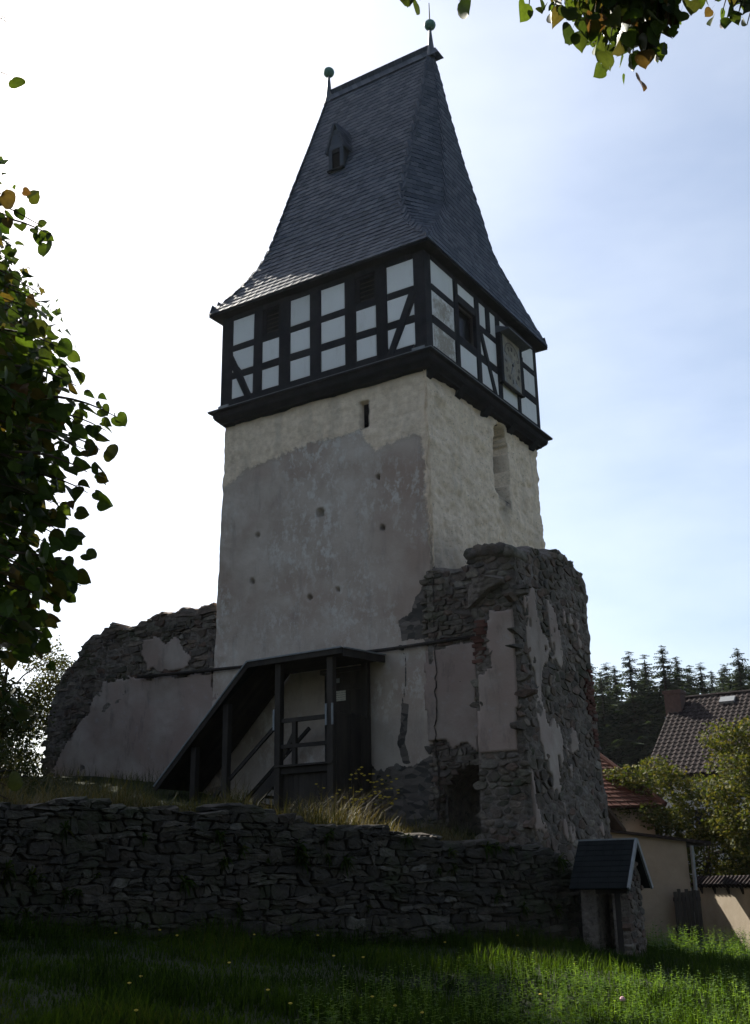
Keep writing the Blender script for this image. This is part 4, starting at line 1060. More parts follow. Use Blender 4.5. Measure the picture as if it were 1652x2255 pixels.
for i in range(6):
    s = -1.22-i*.16; t = topP(s); v, f, r = stone_mesh([(s-.15, t-.2), (s+.14, t-.2), (s+.16, t+.0), (s, t+.10), (s-.15, t+.02)], lambda a, b, o: frP(a, b, o-.2), .005, .3, .4)
    me = mesh(v, f, True); attr(me, 'rnd', np.full(len(v), random.random())); obj('crest_stone', me, MT['stone_dark'], ruinR)
# broken vault springer, left hanging on the pier
x = MB(); sec = [(5.05, 5.60, -.02, .05), (5.18, 5.72, .22, .16), (5.36, 5.74, .30, .20), (5.46, 5.66, .16, .10)]
for k, s in enumerate((-1.08, -1.35, -1.62, -1.92)):
    zl, zh, ou, ol = sec[k]
    x.v += [frP(s, zl, -.08), frP(s, zl+.05, ol), frP(s, zh-.1, ou), frP(s, zh, -.08)]
for k in range(3):
    for j in range(3): x.f.append([k*4+j, k*4+j+1, k*4+j+5, k*4+j+4])
x.f += [[0, 1, 2, 3], [15, 14, 13, 12]]
x.build('vault_springer', MT['mortar'], ruinR)
# exposed brick
bm_ = MB(); bm_.box((0, 0, 0), (Vector((1, 0, 0)), Vector((0, 1, 0)), ZU), (.115, .05, .032)); brick_me = bm_.me(); brick_me.materials.append(MT['brick'])
def brick(p, ax):
    o = bpy.data.objects.new('brick', brick_me); link(o, ruinR); a, b = ax
    o.matrix_basis = Matrix(((a.x, b.x, 0, p.x), (a.y, b.y, 0, p.y), (0, 0, 1, p.z), (0, 0, 0, 1)))
for k in range(11): brick(frP(-1.24-.06*(k % 2)-(.06 if k > 6 else 0)+rnd(-.02, .02), 4.02+k*.078, -.01+rnd(-.02, .02)), (UA, VA))
for k in range(22): brick(frO(2.84-.07*(k % 2)+rnd(-.03, .03), 2.55+k*.08, -.005+rnd(-.03, .02)), (VA, UA))
for k in range(10): brick(frO(2.62-.07*(k % 2), 3.3+k*.08, -.01+rnd(-.03, .02)), (VA, UA))

# ================================================================== iron pipe along the wall
mb = MB(); mb.tube([tw(9.0, .30, 4.97), tw(7.5, .30, 4.91), tw(5.73, .30, 4.85), tw(1.5, .30, 4.77), tw(-1.15, .30, 4.79)], .040, 10)
pipe = mb.build('iron_pipe', MT['iron'], None, True); tag(pipe, 'long dark iron pipe fixed level across the front wall', 'pipe')
for u in (8.6, 6.6, 4.6, 1.2, -.6):
    x = MB(); x.box(tw(u, .37, interp(u, [-1.15, 1.5, 5.73, 9], [4.79, 4.77, 4.85, 4.97])), (UA, VA, ZU), (.03, .09, .05)); x.build('pipe_bracket', MT['iron'], pipe)

# ================================================================== covered stair
st_ = thing('covered_stair', 'dark timber stair with sloping felted roof leading to the tower door', 'covered stair', tw(3.5, -.5, 1.6))
VF = -1.28
ra = [(1.66, 4.62), (4.16, 4.60), (6.75, 2.08)]           # roof line in (u, z)
def slabroof(a, b, nm, dv0=.36, dv1=VF, drop=.08, t=.05):
    x = MB(); p = [tw(a[0], dv0, a[1]+drop), tw(b[0], dv0, b[1]+drop), tw(b[0], dv1, b[1]-.04), tw(a[0], dv1, a[1]-.04)]
    x.prism(p, Vector((0, 0, -t))); return x.build(nm, MT['felt'], st_)
slabroof(ra[0], ra[1], 'landing_roof'); slabroof(ra[1], ra[2], 'stair_roof')
for a, b in ((ra[0], ra[1]), (ra[1], ra[2])):
    x = MB(); x.beam(tw(a[0], VF-.015, a[1]-.10), tw(b[0], VF-.015, b[1]-.10), .13, VA, .03); x.build('fascia_board', MT['wood'], st_)
    x = MB(); x.beam(tw(a[0], VF-.04, a[1]-.035), tw(b[0], VF-.04, b[1]-.035), .03, VA, .035); x.build('metal_edge', MT['lead'], st_)
x = MB(); x.beam(tw(1.645, .36, 4.58), tw(1.645, VF, 4.48), .16, UA, .03); x.build('fascia_board', MT['wood'], st_)
x = MB(); x.beam(tw(1.62, .36, 4.67), tw(1.62, VF, 4.575), .03, UA, .035); x.build('metal_edge', MT['lead'], st_)
nb = 12
for k in range(nb):                                        # roof boards seen from below
    v0 = lerp(.30, VF+.06, (k+.5)/nb)
    for a, b in ((ra[0], ra[1]), (ra[1], ra[2])):
        x = MB(); x.beam(tw(a[0]+.03, v0, a[1]-.075), tw(b[0]-.02, v0, b[1]-.075), .125, ZU, .02); x.build('roof_board', MT['wood'], st_)
posts = [(3.42, -1.10, 1.2, 4.45), (2.06, -1.10, 1.0, 4.45), (4.85, -1.10, 1.5, 3.72), (5.75, -1.1, 1.7, 2.85), (2.06, .22, 1.2, 4.55)]
for u, v, z0, z1 in posts:
    x = MB(); x.box(tw(u, v, (z0+z1)/2), (UA, VA, ZU), (.075, .075, (z1-z0)/2)); x.build('post', MT['wood'], st_, bevel=.008)
for u, v in ((3.42, -1.18), (2.14, -1.19), (1.98, -1.19)):
    x = MB(); x.box(tw(u+(.085 if u > 3 else 0), v, 3.25), (UA, VA, ZU), (.022, .012, .22)); x.build('steel_plate', MT['lead'], st_)
# landing deck, rails
for k in range(11):
    x = MB(); x.box(tw(2.72, lerp(.3, -1.15, k/10.), 2.27), (UA, VA, ZU), (.74, .066, .02)); x.build('deck_board', MT['wood'], st_)
for z, hh in ((2.20, .09), (3.22, .045), (2.68, .04)):
    x = MB(); x.box(tw(2.74, -1.10, z), (UA, VA, ZU), (.60, .03, hh)); x.build('rail', MT['wood'], st_)
x = MB(); x.box(tw(3.02, -1.08, 2.72), (UA, VA, ZU), (.05, .04, .46)); x.build('baluster', MT['wood'], st_)
x = MB(); x.beam(tw(3.06, -1.05, 2.95), tw(3.36, -1.05, 2.45), .09, VA, .04); x.build('brace', MT['wood'], st_)
# stair flight
for v in (-1.0, .12):
    x = MB(); x.beam(tw(3.46, v, 2.18), tw(5.35, v, .55), .24, VA, .05); x.build('stringer', MT['wood'], st_)
    x = MB(); x.beam(tw(3.46, v-.06, 3.2), tw(5.45, v-.06, 1.55), .08, VA, .05); x.build('handrail', MT['wood'], st_)
for k in range(9):
    t = (k+.5)/9; x = MB(); x.box(tw(lerp(3.5, 5.3, t), -.44, lerp(2.12, .62, t)), (UA, VA, ZU), (.12, .54, .02)); x.build('tread', MT['wood'], st_)
# boarded end of the landing
for k in range(10):
    v = lerp(-1.02, .18, k/9.)
    x = MB(); x.box(tw(1.965+rnd(-.006, .006), v, 2.30), (UA, VA, ZU), (.014, .064, 1.02+rnd(-.02, .02))); x.build('side_board', MT['wood'], st_)
for k in range(9):
    u = 2.16+k*.142
    x = MB(); x.box(tw(u, -1.02+rnd(-.006, .006), 1.62), (UA, VA, ZU), (.068, .014, .56)); x.build('skirt_board', MT['wood'], st_)
# tower door and notice
dr = thing('tower_door', 'dark boarded door at the top of the covered stair', 'door', tw(2.66, .36, 2.3))
for k in range(6):
    x = MB(); x.box(tw(2.20+k*.172+.08, .335, 3.34), (UA, VA, ZU), (.083, .02, 1.05)); x.build('door_board', MT['wood'], dr)
for z in (2.65, 4.05):
    x = MB(); x.box(tw(2.70, .30, z), (UA, VA, ZU), (.5, .015, .06)); x.build('ledge_board', MT['wood'], dr)
x = MB(); x.box(tw(2.72, .30, 4.44), (UA, VA, ZU), (.58, .06, .05)); x.build('door_frame', MT['wood'], dr)
x = MB(); x.box(tw(2.32, .29, 3.2), (UA, VA, ZU), (.02, .03, .09)); x.build('door_handle', MT['iron'], dr)
x = MB(); x.box(tw(2.84, .29, 3.90), (UA, VA, ZU), (.20, .004, .135)); nt_o = x.build('paper_notice', MT['paper']); tag(nt_o, 'white paper notice pinned on the dark boarded door', 'notice')
x = MB(); x.box(tw(2.86, .29, 4.22), (UA, VA, ZU), (.06, .005, .05)); o = x.build('small_plate', MT['lead']); tag(o, 'small grey plate on the door above the paper notice', 'plate')
x = MB(); x.prism([tw(3.05, -1.35, 1.12), tw(2.72, -1.40, 1.10), tw(2.75, -1.45, 1.36), tw(3.0, -1.38, 1.40)], VA*.3); o = x.build('stone_block', MT['stone_wall'], None, bevel=.03); tag(o, 'single pale stone lying under the stair landing', 'stone')

# ================================================================== roofed shrine at the wall end
shr = thing('stone_shrine', 'small stone shrine with steep dark gabled roof at the end of the wall', 'shrine', (3.85, 20.1, -1.2))
SC = Vector((3.98, 20.25, 0)); hw, hl = .58, .52                 # half width along VA, half length along UA
def sp(a, b, z): return SC+UA*a+VA*b+Vector((0, 0, z))
for sgn in (-1, 1):
    nn = (VA*sgn*.78+ZU*.58).normalized()
    ap0, ap1 = sp(-hl, 0, .56), sp(hl, 0, .56); e0, e1 = sp(-hl, sgn*hw, -.24), sp(hl, sgn*hw, -.24)
    x = MB(); x.prism([ap0, e0, e1, ap1], nn*.02); rs = x.build('roof_slope', MT['felt'], shr)
    nr = 9
    for k in range(nr):
        t0, t1 = k/nr, min(1, (k+1.25)/nr)
        for j in range(6):
            q0, q1 = j/6, (j+1)/6
            A = lambda t, q: e0.lerp(ap0, t).lerp(e1.lerp(ap1, t), q)
            x = MB(); x.prism([A(t0, q0+.006)+nn*.036, A(t0, q1)+nn*.036, A(t1, q1)+nn*.024, A(t1, q0+.006)+nn*.024], nn*.007); x.build('roof_slate', MT['felt'], rs)
    x = MB(); x.beam(ap0+nn*.015-UA*.015, e0+nn*.015-UA*.015, .075, nn, .035) if False else x.box((ap0+e0)/2-UA*.02+nn*.012, ((e0-ap0).normalized(), UA, nn), ((e0-ap0).length/2, .018, .035)); x.build('verge_board', MT['lead'], shr)
x = MB(); x.beam(sp(-hl-.02, 0, .585), sp(hl, 0, .585), .10, ZU, .025); x.build('ridge_cap', MT['lead'], shr)
random.seed(31)
def fr_g(s, z, o): return sp(-.42-o, s, z)
ruin_slab('gable_wall', fr_g, -.34, .34, -1.7, lambda s: .40-abs(s)*1.25, .28, MT['mortar'], shr, .03, .05, seed=17.)
lay_stones(cells(-.33, .33, -1.4, .36, .18, .10, .6), fr_g, MT['stone_dark'], shr, 120, lambda s, z: z < .34-abs(s)*1.3, dep=.025, gap=.016)
def fr_b(s, z, o): return sp(.42+o, s, z)
ruin_slab('rear_gable_wall', fr_b, -.36, .36, -1.7, lambda s: .40-abs(s)*1.25, .28, MT['mortar'], shr, .03, .08, seed=18.)
x = MB(); x.box(sp(0, .30, -.9), (UA, VA, ZU), (.40, .08, .72)); x.build('rear_wall', MT['mortar'], shr)
x = MB(); x.box(sp(-.24, -.30, -.75), (UA, VA, ZU), (.05, .05, .50)); x.build('timber_jamb', MT['wood'], shr)
x = MB(); x.box(sp(0, -.31, -.26), (UA, VA, ZU), (.42, .05, .05)); x.build('lintel', MT['wood'], shr)
x = MB(); x.box(sp(0, 0, -1.28), (UA, VA, ZU), (.40, .30, .06)); x.build('stone_floor', MT['stone_wall'], shr)

# ================================================================== farm buildings on the right
X3, Y3 = Vector((1, 0, 0)), Vector((0, 1, 0))
barn = thing('barn', 'plain beige rendered shed with low sloping roof behind the shrine', 'shed', (6.5, 33, -2))
x = MB(); x.prism([(4.2, 31, -2.4), (8.22, 31, -2.4), (8.22, 31, .84), (4.2, 31, 1.38)], (0, 1.5, 0)); x.build('wall', MT['barn'], barn)
x = MB(); x.prism([(4.0, 30.85, 1.45), (8.85, 30.85, .80), (8.85, 30.85, .72), (4.0, 30.85, 1.385)], (0, 1.9, 0)); rf = x.build('roof', MT['tile_brown'], barn)
for k in range(3):
    x = MB(); x.box((8.52, 31.0+k*.7, .735), (X3, Y3, ZU), (.29, .05, .045)); x.build('rafter_end', MT['wood'], rf)
x = MB(); x.tube([(8.34, 30.93, .70), (8.32, 30.93, -1.9)], .05, 8); x.build('downpipe', MT['lead'], barn)
gate = thing('board_gate', 'narrow dark weathered board gate between the shed and yard wall', 'gate', (8.5, 32, -1.9))
for k in range(7):
    x = MB(); x.box((7.62+k*.10+.10, 30.70, -1.05+rnd(-.05, .05)), (X3, Y3, ZU), (.044, .015, .62)); x.build('gate_board', MT['wood'], gate)
for z in (-.65, -1.4):
    x = MB(); x.box((8.02, 30.73, z), (X3, Y3, ZU), (.36, .02, .05)); x.build('gate_rail', MT['wood'], gate)
yw = thing('yard_wall', 'sunlit plastered yard wall with grey tile coping', 'wall', (10, 32, -2))
YA = Vector((9.0, 33.4, 0)); YD = Vector((.25, -.968, 0)); YN = Vector((-.968, -.25, 0))
def yp(s, o, z): return YA+YD*s+YN*o+Vector((0, 0, z))
x = MB(); x.prism([yp(0, 0, -2.4), yp(6, 0, -2.4), yp(6, 0, -.36), yp(0, 0, -.36)], YN*-.3); x.build('wall', MT['yard'], yw)
x = MB(); x.prism([yp(-.1, .06, -.36), yp(-.1, -.15, -.16), yp(-.1, -.5, -.36), yp(-.1, -.15, -.22)], YD*6.2); x.build('coping', MT['wood'], yw)
for k in range(30):
    s = -.05+k*.2
    for sgn, o0 in ((1, .09), (-1, -.40)):
        x = MB(); a, b = yp(s+.1, -.15, -.13), yp(s+.1, o0, -.345)
        nn = ZU; x.tube([a, b], [.08, .085], 6); x.build('coping_tile', MT['tile_brown'], yw)
for k in range(8):
    x = MB(); x.prism([yp(.3+k*.7, .0, -.36), yp(.3+k*.7, .08, -.36), yp(.3+k*.7, .0, -.56)], YD*.09); x.build('bracket', MT['wood'], yw)
x = MB(); x.tube([yp(-.55, .15, -.28), yp(-.05, .15, -.30)], .06, 8); o = x.build('orange_pipe', MT['brick']); tag(o, 'short orange clay pipe beside the yard wall coping', 'pipe')

house = thing('farmhouse', 'grey rendered farmhouse with brown tiled roof and brick chimney', 'house', (15, 43, -2))
HL = Vector((12.55, 47.0, 0)); HD = -UA; HV = -VA
def hp(a, b, z): return HL+HD*a+HV*b+Vector((0, 0, z))
RZh, EZh, HB, HLEN = 7.0, 3.50, 4.75, 15.0
x = MB(); x.prism([hp(.35, -4.4, -2.4), hp(.35, 4.4, -2.4), hp(.35, 4.4, 3.62), hp(.35, 0, 6.7), hp(.35, -4.4, 3.62)], HD*(HLEN-.7)); x.build('wall', MT['whitewash'], house)
x = MB()
for sgn in (1, -1): x.prism([hp(0, 0, RZh-.06), hp(HLEN, 0, RZh-.06), hp(HLEN, sgn*HB, EZh-.06), hp(0, sgn*HB, EZh-.06)], (0, 0, -.12))
hroof = x.build('roof', MT['tile_brown'], house)
# interlocking tiles: shared mesh, curved across
tv, tf = [], []; prof = [(-.11, .0), (-.075, .03), (-.03, .038), (.015, .018), (.06, .0), (.11, .0)]
for yy, zz in ((0, .03), (.34, .0)):
    for px_, pz in prof: tv.append((px_, yy, pz+zz))
for i in range(5): tf.append([i, i+1, i+7, i+6])
for i in range(5): tf.append([i+1, i, 12+i, 12+i+1])
for px_, pz in prof: tv.append((px_, 0, pz-.01))
tile_me = mesh(tv, tf); tile_me.materials.append(MT['tile_brown']); TVn = np.array(tv)
slope = (hp(0, 0, RZh)-hp(0, HB, EZh)); SL = slope.length; slope.normalize(); tn = HD.cross(slope).normalized(); tn = tn if tn.z > 0 else -tn
tl = []
nrow = int(SL/.29)
for r in range(nrow):
    for k in range(int(HLEN/.22)):
        p = hp(.11+k*.22, HB, EZh)+slope*(r*.29)+tn*.005; tl.append((k*.22, p))
tl.sort(key=lambda t: t[0]); TAV, TAF = [], []
for k, (s, p) in enumerate(tl):
    ux = HD
    mtx = Matrix(((ux.x, slope.x, tn.x, p.x), (ux.y, slope.y, tn.y, p.y), (ux.z, slope.z, tn.z, p.z), (0, 0, 0, 1)))
    if k < 300:
        o = bpy.data.objects.new('roof_tile', tile_me); link(o, hroof); o.matrix_basis = mtx
    else:
        b = len(TAV)*len(tv); Mx = np.array(mtx); TAV.append(TVn@Mx[:3, :3].T+Mx[:3, 3]); TAF += [[i+b for i in q] for q in tf]
me = bpy.data.meshes.new('m'); me.from_pydata(np.concatenate(TAV).tolist(), [], TAF); me.update(); obj('further_tiles', me, MT['tile_brown'], hroof, kind='stuff')
for k in range(38):
    x = MB(); x.tube([hp(k*.4, 0, RZh+.02), hp(k*.4+.42, 0, RZh+.03)], [.11, .095], 8); x.build('ridge_tile', MT['tile_brown'], hroof)
def chimney(a, b, z0, z1, hw_):
    x = MB(); x.box(hp(a, b, (z0+z1)/2), (HD, HV, ZU), (hw_, hw_, (z1-z0)/2)); ch = x.build('chimney', MT['chimney'], house)
    x = MB(); x.box(hp(a, b, z1-.06), (HD, HV, ZU), (hw_+.05, hw_+.05, .07)); x.build('chimney_cap', MT['chimney'], ch)
    x = MB(); x.box(hp(a, b, z1+.01), (HD, HV, ZU), (hw_-.1, hw_-.1, .03)); x.build('flue', MT['dark_void'], ch)
    if hw_ > .3:
        x = MB(); x.box(hp(a, b+.02, z0+.95), (HD, HV, ZU), (hw_+.03, hw_+.06, .03)); x.build('flashing', MT['lead'], ch)
chimney(.25, .62, 5.2, 7.25, .34); chimney(5.2, -.6, 5.5, 7.5, .28)
x = MB(); x.box(hp(2.4, .55, RZh-.30), (HD, slope, tn), (.30, .20, .06)); sk = x.build('skylight', MT['lead'], house)
for (a, z0, z1, wd) in ((.9, 1.1, 2.3, .85), (4.2, 1.1, 2.3, .9), (7.4, 1.1, 2.3, .9), (.9, -1.4, -.2, .9), (4.2, -1.4, -.2, .9)):
    x = MB(); x.box(hp(a+.8, 4.40, (z0+z1)/2), (HD, HV, ZU), (wd/2, .03, (z1-z0)/2)); wn = x.build('window', MT['whitewash'], house)
    x = MB(); x.box(hp(a+.8, 4.42, (z0+z1)/2), (HD, HV, ZU), (wd/2-.07, .03, (z1-z0)/2-.07)); x.build('pane', MT['glass'], wn)
    x = MB(); x.box(hp(a+.8, 4.46, (z0+z1)/2), (HD, HV, ZU), (.03, .02, (z1-z0)/2-.06)); x.build('mullion', MT['whitewash'], wn)
    x = MB(); x.box(hp(a+.8, 4.5, z0-.04), (HD, HV, ZU), (wd/2+.08, .08, .04)); x.build('window_sill', MT['whitewash'], wn)

red = thing('red_roofed_barn', 'low outbuilding with hipped red tile roof between pier and farmhouse', 'barn', (6, 38, -2))
E_ = 1.95
cr_ = [Vector((3.2, 35, E_)), Vector((8.75, 35, E_)), Vector((8.75, 42, E_)), Vector((3.2, 42, E_))]; rd = [Vector((4.2, 38.5, 4.75)), Vector((6.35, 38.5, 4.75))]
x = MB(); x.prism([(3.5, 35.3, -2.4), (8.45, 35.3, -2.4), (8.45, 41.7, -2.4), (3.5, 41.7, -2.4)], (0, 0, 4.3)); x.build('wall', MT['barn'], red)
x = MB(); x.poly([cr_[0], cr_[1], rd[1], rd[0]]); x.poly([cr_[1], cr_[2], rd[1]]); x.poly([cr_[2], cr_[3], rd[0], rd[1]]); x.poly([cr_[3], cr_[0], rd[0]]); x.poly(cr_); rr_ = x.build('roof', MT['tile_red'], red)
for side, (a, b, c, d) in enumerate(((cr_[0], cr_[1], rd[1], rd[0]), (cr_[1], cr_[2], rd[1], rd[1]))):
    n_ = (b-a).cross(d-a).normalized(); n_ = n_ if n_.z > 0 else -n_
    for k in range(20):
        t0, t1 = k/20, min(1, (k+1.1)/20)
        A0, B0, A1, B1 = a.lerp(d, t0), b.lerp(c, t0), a.lerp(d, t1), b.lerp(c, t1)
        L = (B0-A0).length; m_ = max(1, int(L/.26))
        x = MB()
        for j in range(m_):
            q0, q1 = (j+.04)/m_, (j+.96)/m_
            x.prism([A0.lerp(B0, q0)+n_*.075, A0.lerp(B0, q1)+n_*.06, A1.lerp(B1, q1)+n_*.02, A1.lerp(B1, q0)+n_*.035], n_*.015)
        x.build('tile_course', MT['tile_red'], rr_, kind='stuff')
x = MB(); x.tube([cr_[1]+ZU*.06, rd[1]+ZU*.08], .10, 8); x.tube([rd[0]+ZU*.08, rd[1]+ZU*.08], .10, 8); x.build('ridge_tiles', MT['tile_red'], rr_)
pr = thing('porch_roof', 'tiny red tiled porch roof just right of the pier', 'roof', (6.6, 33.6, 1.2))
x = MB(); x.prism([(5.6, 33.4, 1.45), (6.6, 33.4, 2.05), (6.68, 33.4, 1.98), (5.6, 33.4, 1.37)], (0, 1.5, 0)); x.build('left_slope', MT['tile_red'], pr)
x = MB(); x.prism([(6.6, 33.4, 2.05), (7.15, 33.4, 1.25), (7.09, 33.4, 1.20), (6.55, 33.4, 1.98)], (0, 1.5, 0)); x.build('right_slope', MT['wood'], pr)
# ================================================================== vegetation
def leaf_cloud(pts, nrm_spread, size, seed, jag=True, down=0.0):
    """many small folded leaves as one array; returns verts, faces, rnd"""
    r = np.random.default_rng(seed); n = len(pts); pts = np.asarray(pts)
    a = r.normal(size=(n, 3)); a[:, 2] *= .6; a[:, 2] -= down; a /= np.linalg.norm(a, axis=1)[:, None]+1e-9
    b = np.cross(a, r.normal(size=(n, 3))); b /= np.linalg.norm(b, axis=1)[:, None]+1e-9
    c = np.cross(a, b)
    L = size*r.uniform(.6, 1.35, n)[:, None]; W = L*r.uniform(.55, .8, n)[:, None]
    p0 = pts; p1 = pts+a*L*.45+b*W*.5+c*L*.10; p2 = pts+a*L; p3 = pts+a*L*.45-b*W*.5+c*L*.10
    V = np.stack([p0, p1, p2, p3], 1).reshape(-1, 3); i = np.arange(n)*4
    F = np.concatenate([np.stack([i, i+1, i+2], 1), np.stack([i, i+2, i+3], 1)]); return V, F, np.repeat(r.uniform(0, 1, n), 4)
def limb(mb, a, b, r0, r1, seed, wob=.12, seg=6, n=6):
    rr = random.Random(seed); pts = []; rad = []
    for i in range(n+1):
        t = i/n; p = Vector(a).lerp(Vector(b), t); L = (Vector(b)-Vector(a)).length
        if 0 < i < n: p += Vector((rr.uniform(-1, 1), rr.uniform(-1, 1), rr.uniform(-.6, 1)))*wob*L*.3
        pts.append(p); rad.append(lerp(r0, r1, t))
    mb.tube(pts, rad, seg); return pts
def crown_points(centres, per, seed, shell=.55):
    r = np.random.default_rng(seed); out_ = []
    for (cx_, cy_, cz_, rx, ry, rz) in centres:
        n = int(per*rx*ry*rz) if per < 5000 else int(per)
        d = r.normal(size=(n, 3)); d /= np.linalg.norm(d, axis=1)[:, None]; k = (shell+(1-shell)*r.uniform(0, 1, n)**.6)*r.uniform(.75, 1.12, n)
        out_.append(np.array([cx_, cy_, cz_])+d*k[:, None]*np.array([rx, ry, rz]))
    return np.concatenate(out_)
def clumps(center, radii, ncl, rcl, seed, low_=-1.0):
    r = np.random.default_rng(seed); o = []
    while len(o) < ncl:
        d = r.normal(size=3); d /= np.linalg.norm(d); k = r.uniform(.35, 1.0)**.5
        if d[2]*k < low_: continue
        s = rcl*r.uniform(.6, 1.35); o.append((center[0]+d[0]*k*radii[0], center[1]+d[1]*k*radii[1], center[2]+d[2]*k*radii[2], s*1.15, s*1.15, s*.8))
    return o
def tree(name, label, cat, base, crown_c, radii, ncl, rcl, per, leaf, mt, seed, trunk_r=.18, group=None, shell=.5, down=0.0):
    t = thing(name, label, cat, base, group)
    mb = MB(); top = Vector(crown_c)+Vector((0, 0, radii[2]*.35))
    limb(mb, Vector(base)-ZU*.3, top, trunk_r, trunk_r*.25, seed, .06, 10, 8)
    cl = clumps(crown_c, radii, ncl, rcl, seed)
    for k, c in enumerate(cl[:max(6, ncl//2)]):
        t0 = random.Random(seed+k).uniform(.35, .9); limb(mb, Vector(base).lerp(top, t0), c[:3], trunk_r*.35*(1.1-t0)+.02, .012, seed+k*3, .15, 5, 5)
    mb.build('trunk', MT['bark'], t, True)
    P = crown_points(cl, per, seed+1, shell); V, F, A = leaf_cloud(P, 1, leaf, seed+2, down=down)
    me = mesh(V, F); attr(me, 'rnd', A); obj('crown', me, mt, t)
    return t
gz_ = lambda x, y: float(ground_z(x, y))
# fruit trees beyond the shed
tree('fruit_tree', 'yellowish green fruit tree behind the shed, left of the farmhouse wall', 'tree', (8.4, 36.5, -1.95), (8.5, 36.5, 1.75), (1.75, 1.6, 1.75), 56, .42, 2600, .12, MT['fruit'], 41, .13, 'fruit trees')
tree('fruit_tree', 'larger fruit tree with yellow green leaves at the right edge before the farmhouse', 'tree', (11.9, 35, -1.95), (12.1, 34.6, 1.9), (2.3, 2.3, 2.75), 95, .55, 1500, .125, MT['fruit'], 42, .18, 'fruit trees')
tree('fruit_tree', 'low drooping fruit tree bough mass above the yard wall', 'tree', (10.2, 36.6, -1.95), (10.2, 35.8, .55), (1.5, 1.2, .95), 30, .38, 2600, .12, MT['fruit'], 43, .12, 'fruit trees')
# thin-leaved trees on the left behind the ruin
tree('birch_tree', 'loose fine leaved tree rising behind the left end of the ruined wall', 'tree', (-11.3, 33, 2.4), (-11.2, 33, 5.3), (2.1, 2.2, 2.6), 60, .6, 1500, .085, MT['birch'], 51, .14, shell=.15, down=.5)
tree('elder_bush', 'dark dense bush at the left edge beside the ruined wall', 'bush', (-9.6, 25.5, 2.2), (-9.5, 25.5, 3.4), (1.9, 1.7, 1.6), 40, .5, 1500, .10, MT['birch'], 52, .10, shell=.2)
tree('hazel_bush', 'low shrub in front of the broken left end of the ruined wall', 'bush', (-8.0, 23.0, 1.8), (-8.1, 23.0, 2.2), (1.0, .9, .8), 22, .35, 2600, .08, MT['birch'], 53, .06, shell=.2)
# spruces
def spruce_mesh(hgt, seed):
    r = np.random.default_rng(seed); V, F, A = [], [], []; n = 0; lv = int(hgt*7.5)
    for k in range(lv):
        t = min(.995, max(0, (k+r.uniform(-.5, .5))/lv)); z = hgt*(.08+.92*t); R = hgt*.22*(1-t)**.9+.10; nb_ = int(5+4*(1-t))
        for j in range(nb_):
            a = r.uniform(0, 6.283); L = R*r.uniform(.65, 1.2); d = np.array([math.cos(a), math.sin(a), 0]); sd_ = np.array([-d[1], d[0], 0])
            droop = r.uniform(.05, .6); z = min(hgt, z+r.uniform(-.12, .12))
            segs = 4
            for q in range(segs):
                u0, u1 = q/segs, (q+1)/segs
                for side in (-1, 1):
                    w0 = (.26*L+.08)*(1-u0*.6)*r.uniform(.5, 1.3)
                    p0 = d*L*u0+np.array([0, 0, z-droop*L*u0*(1.2-u0*.6)]); p1 = d*L*u1+np.array([0, 0, z-droop*L*u1*(1.2-u1*.6)])
                    p2 = p0+d*L*.22+sd_*side*w0+np.array([0, 0, -w0*r.uniform(.4, .9)])
                    V += [p0, p1, p2]; F.append([n, n+1, n+2]); n += 3; A += [r.uniform()]*3
    me = mesh(np.array(V), np.array(F)); attr(me, 'rnd', A); me.materials.append(MT['spruce']); return me
def trunk_mesh(h, r): m_ = MB(); m_.tube([(0, 0, -1), (0, 0, h*.5), (0, 0, h)], [r, r*.6, .02], 7); me = m_.me(); me.materials.append(MT['bark']); return me
SPM = [spruce_mesh(15, 61), spruce_mesh(15, 62), spruce_mesh(15, 63)]; STM = trunk_mesh(14.6, .2)
spr = [(1322, 1478, 70), (1352, 1462, 73), (1384, 1430, 69), (1418, 1440, 72), (1456, 1418, 68), (1488, 1442, 71), (1512, 1470, 74), (1541, 1456, 70), (1565, 1474, 76), (1588, 1478, 72), (1622, 1424, 66), (1648, 1462, 70), (1300, 1490, 71), (1672, 1450, 69)]
spl = ['first short spruce beside the pier', 'second spruce from the pier, between taller ones', 'tall spruce third from the pier', 'spruce just left of the tallest spruce in the left group', 'tallest spruce of the left group with ragged tip', 'spruce sloping down right of the tallest one', 'low spruce above the left chimney', 'narrow spruce tip standing alone above the farmhouse roof', 'small spruce tip right of the narrow one', 'small spruce tip left of the tall right spruce', 'tall pointed spruce above the farmhouse roof near the right edge', 'spruce cut by the right edge of the wood', 'spruce half hidden behind the pier', 'spruce at the far right outside corner']
for k, (x_, y_, Y_) in enumerate(spr):
    tp = atY(x_, y_, Y_); t = thing('spruce_tree', spl[k], 'spruce', (tp.x, tp.y, -1), 'spruces at the edge of the wood'); sc = (tp.z+1)/15.0
    for nm, me in (('trunk', STM), ('crown', SPM[k % 3])):
        o = bpy.data.objects.new(nm, me); COL.objects.link(o); o.parent = t; o.scale = (sc*1.55, sc*1.55, sc); o.rotation_euler = (0, 0, k*1.3)
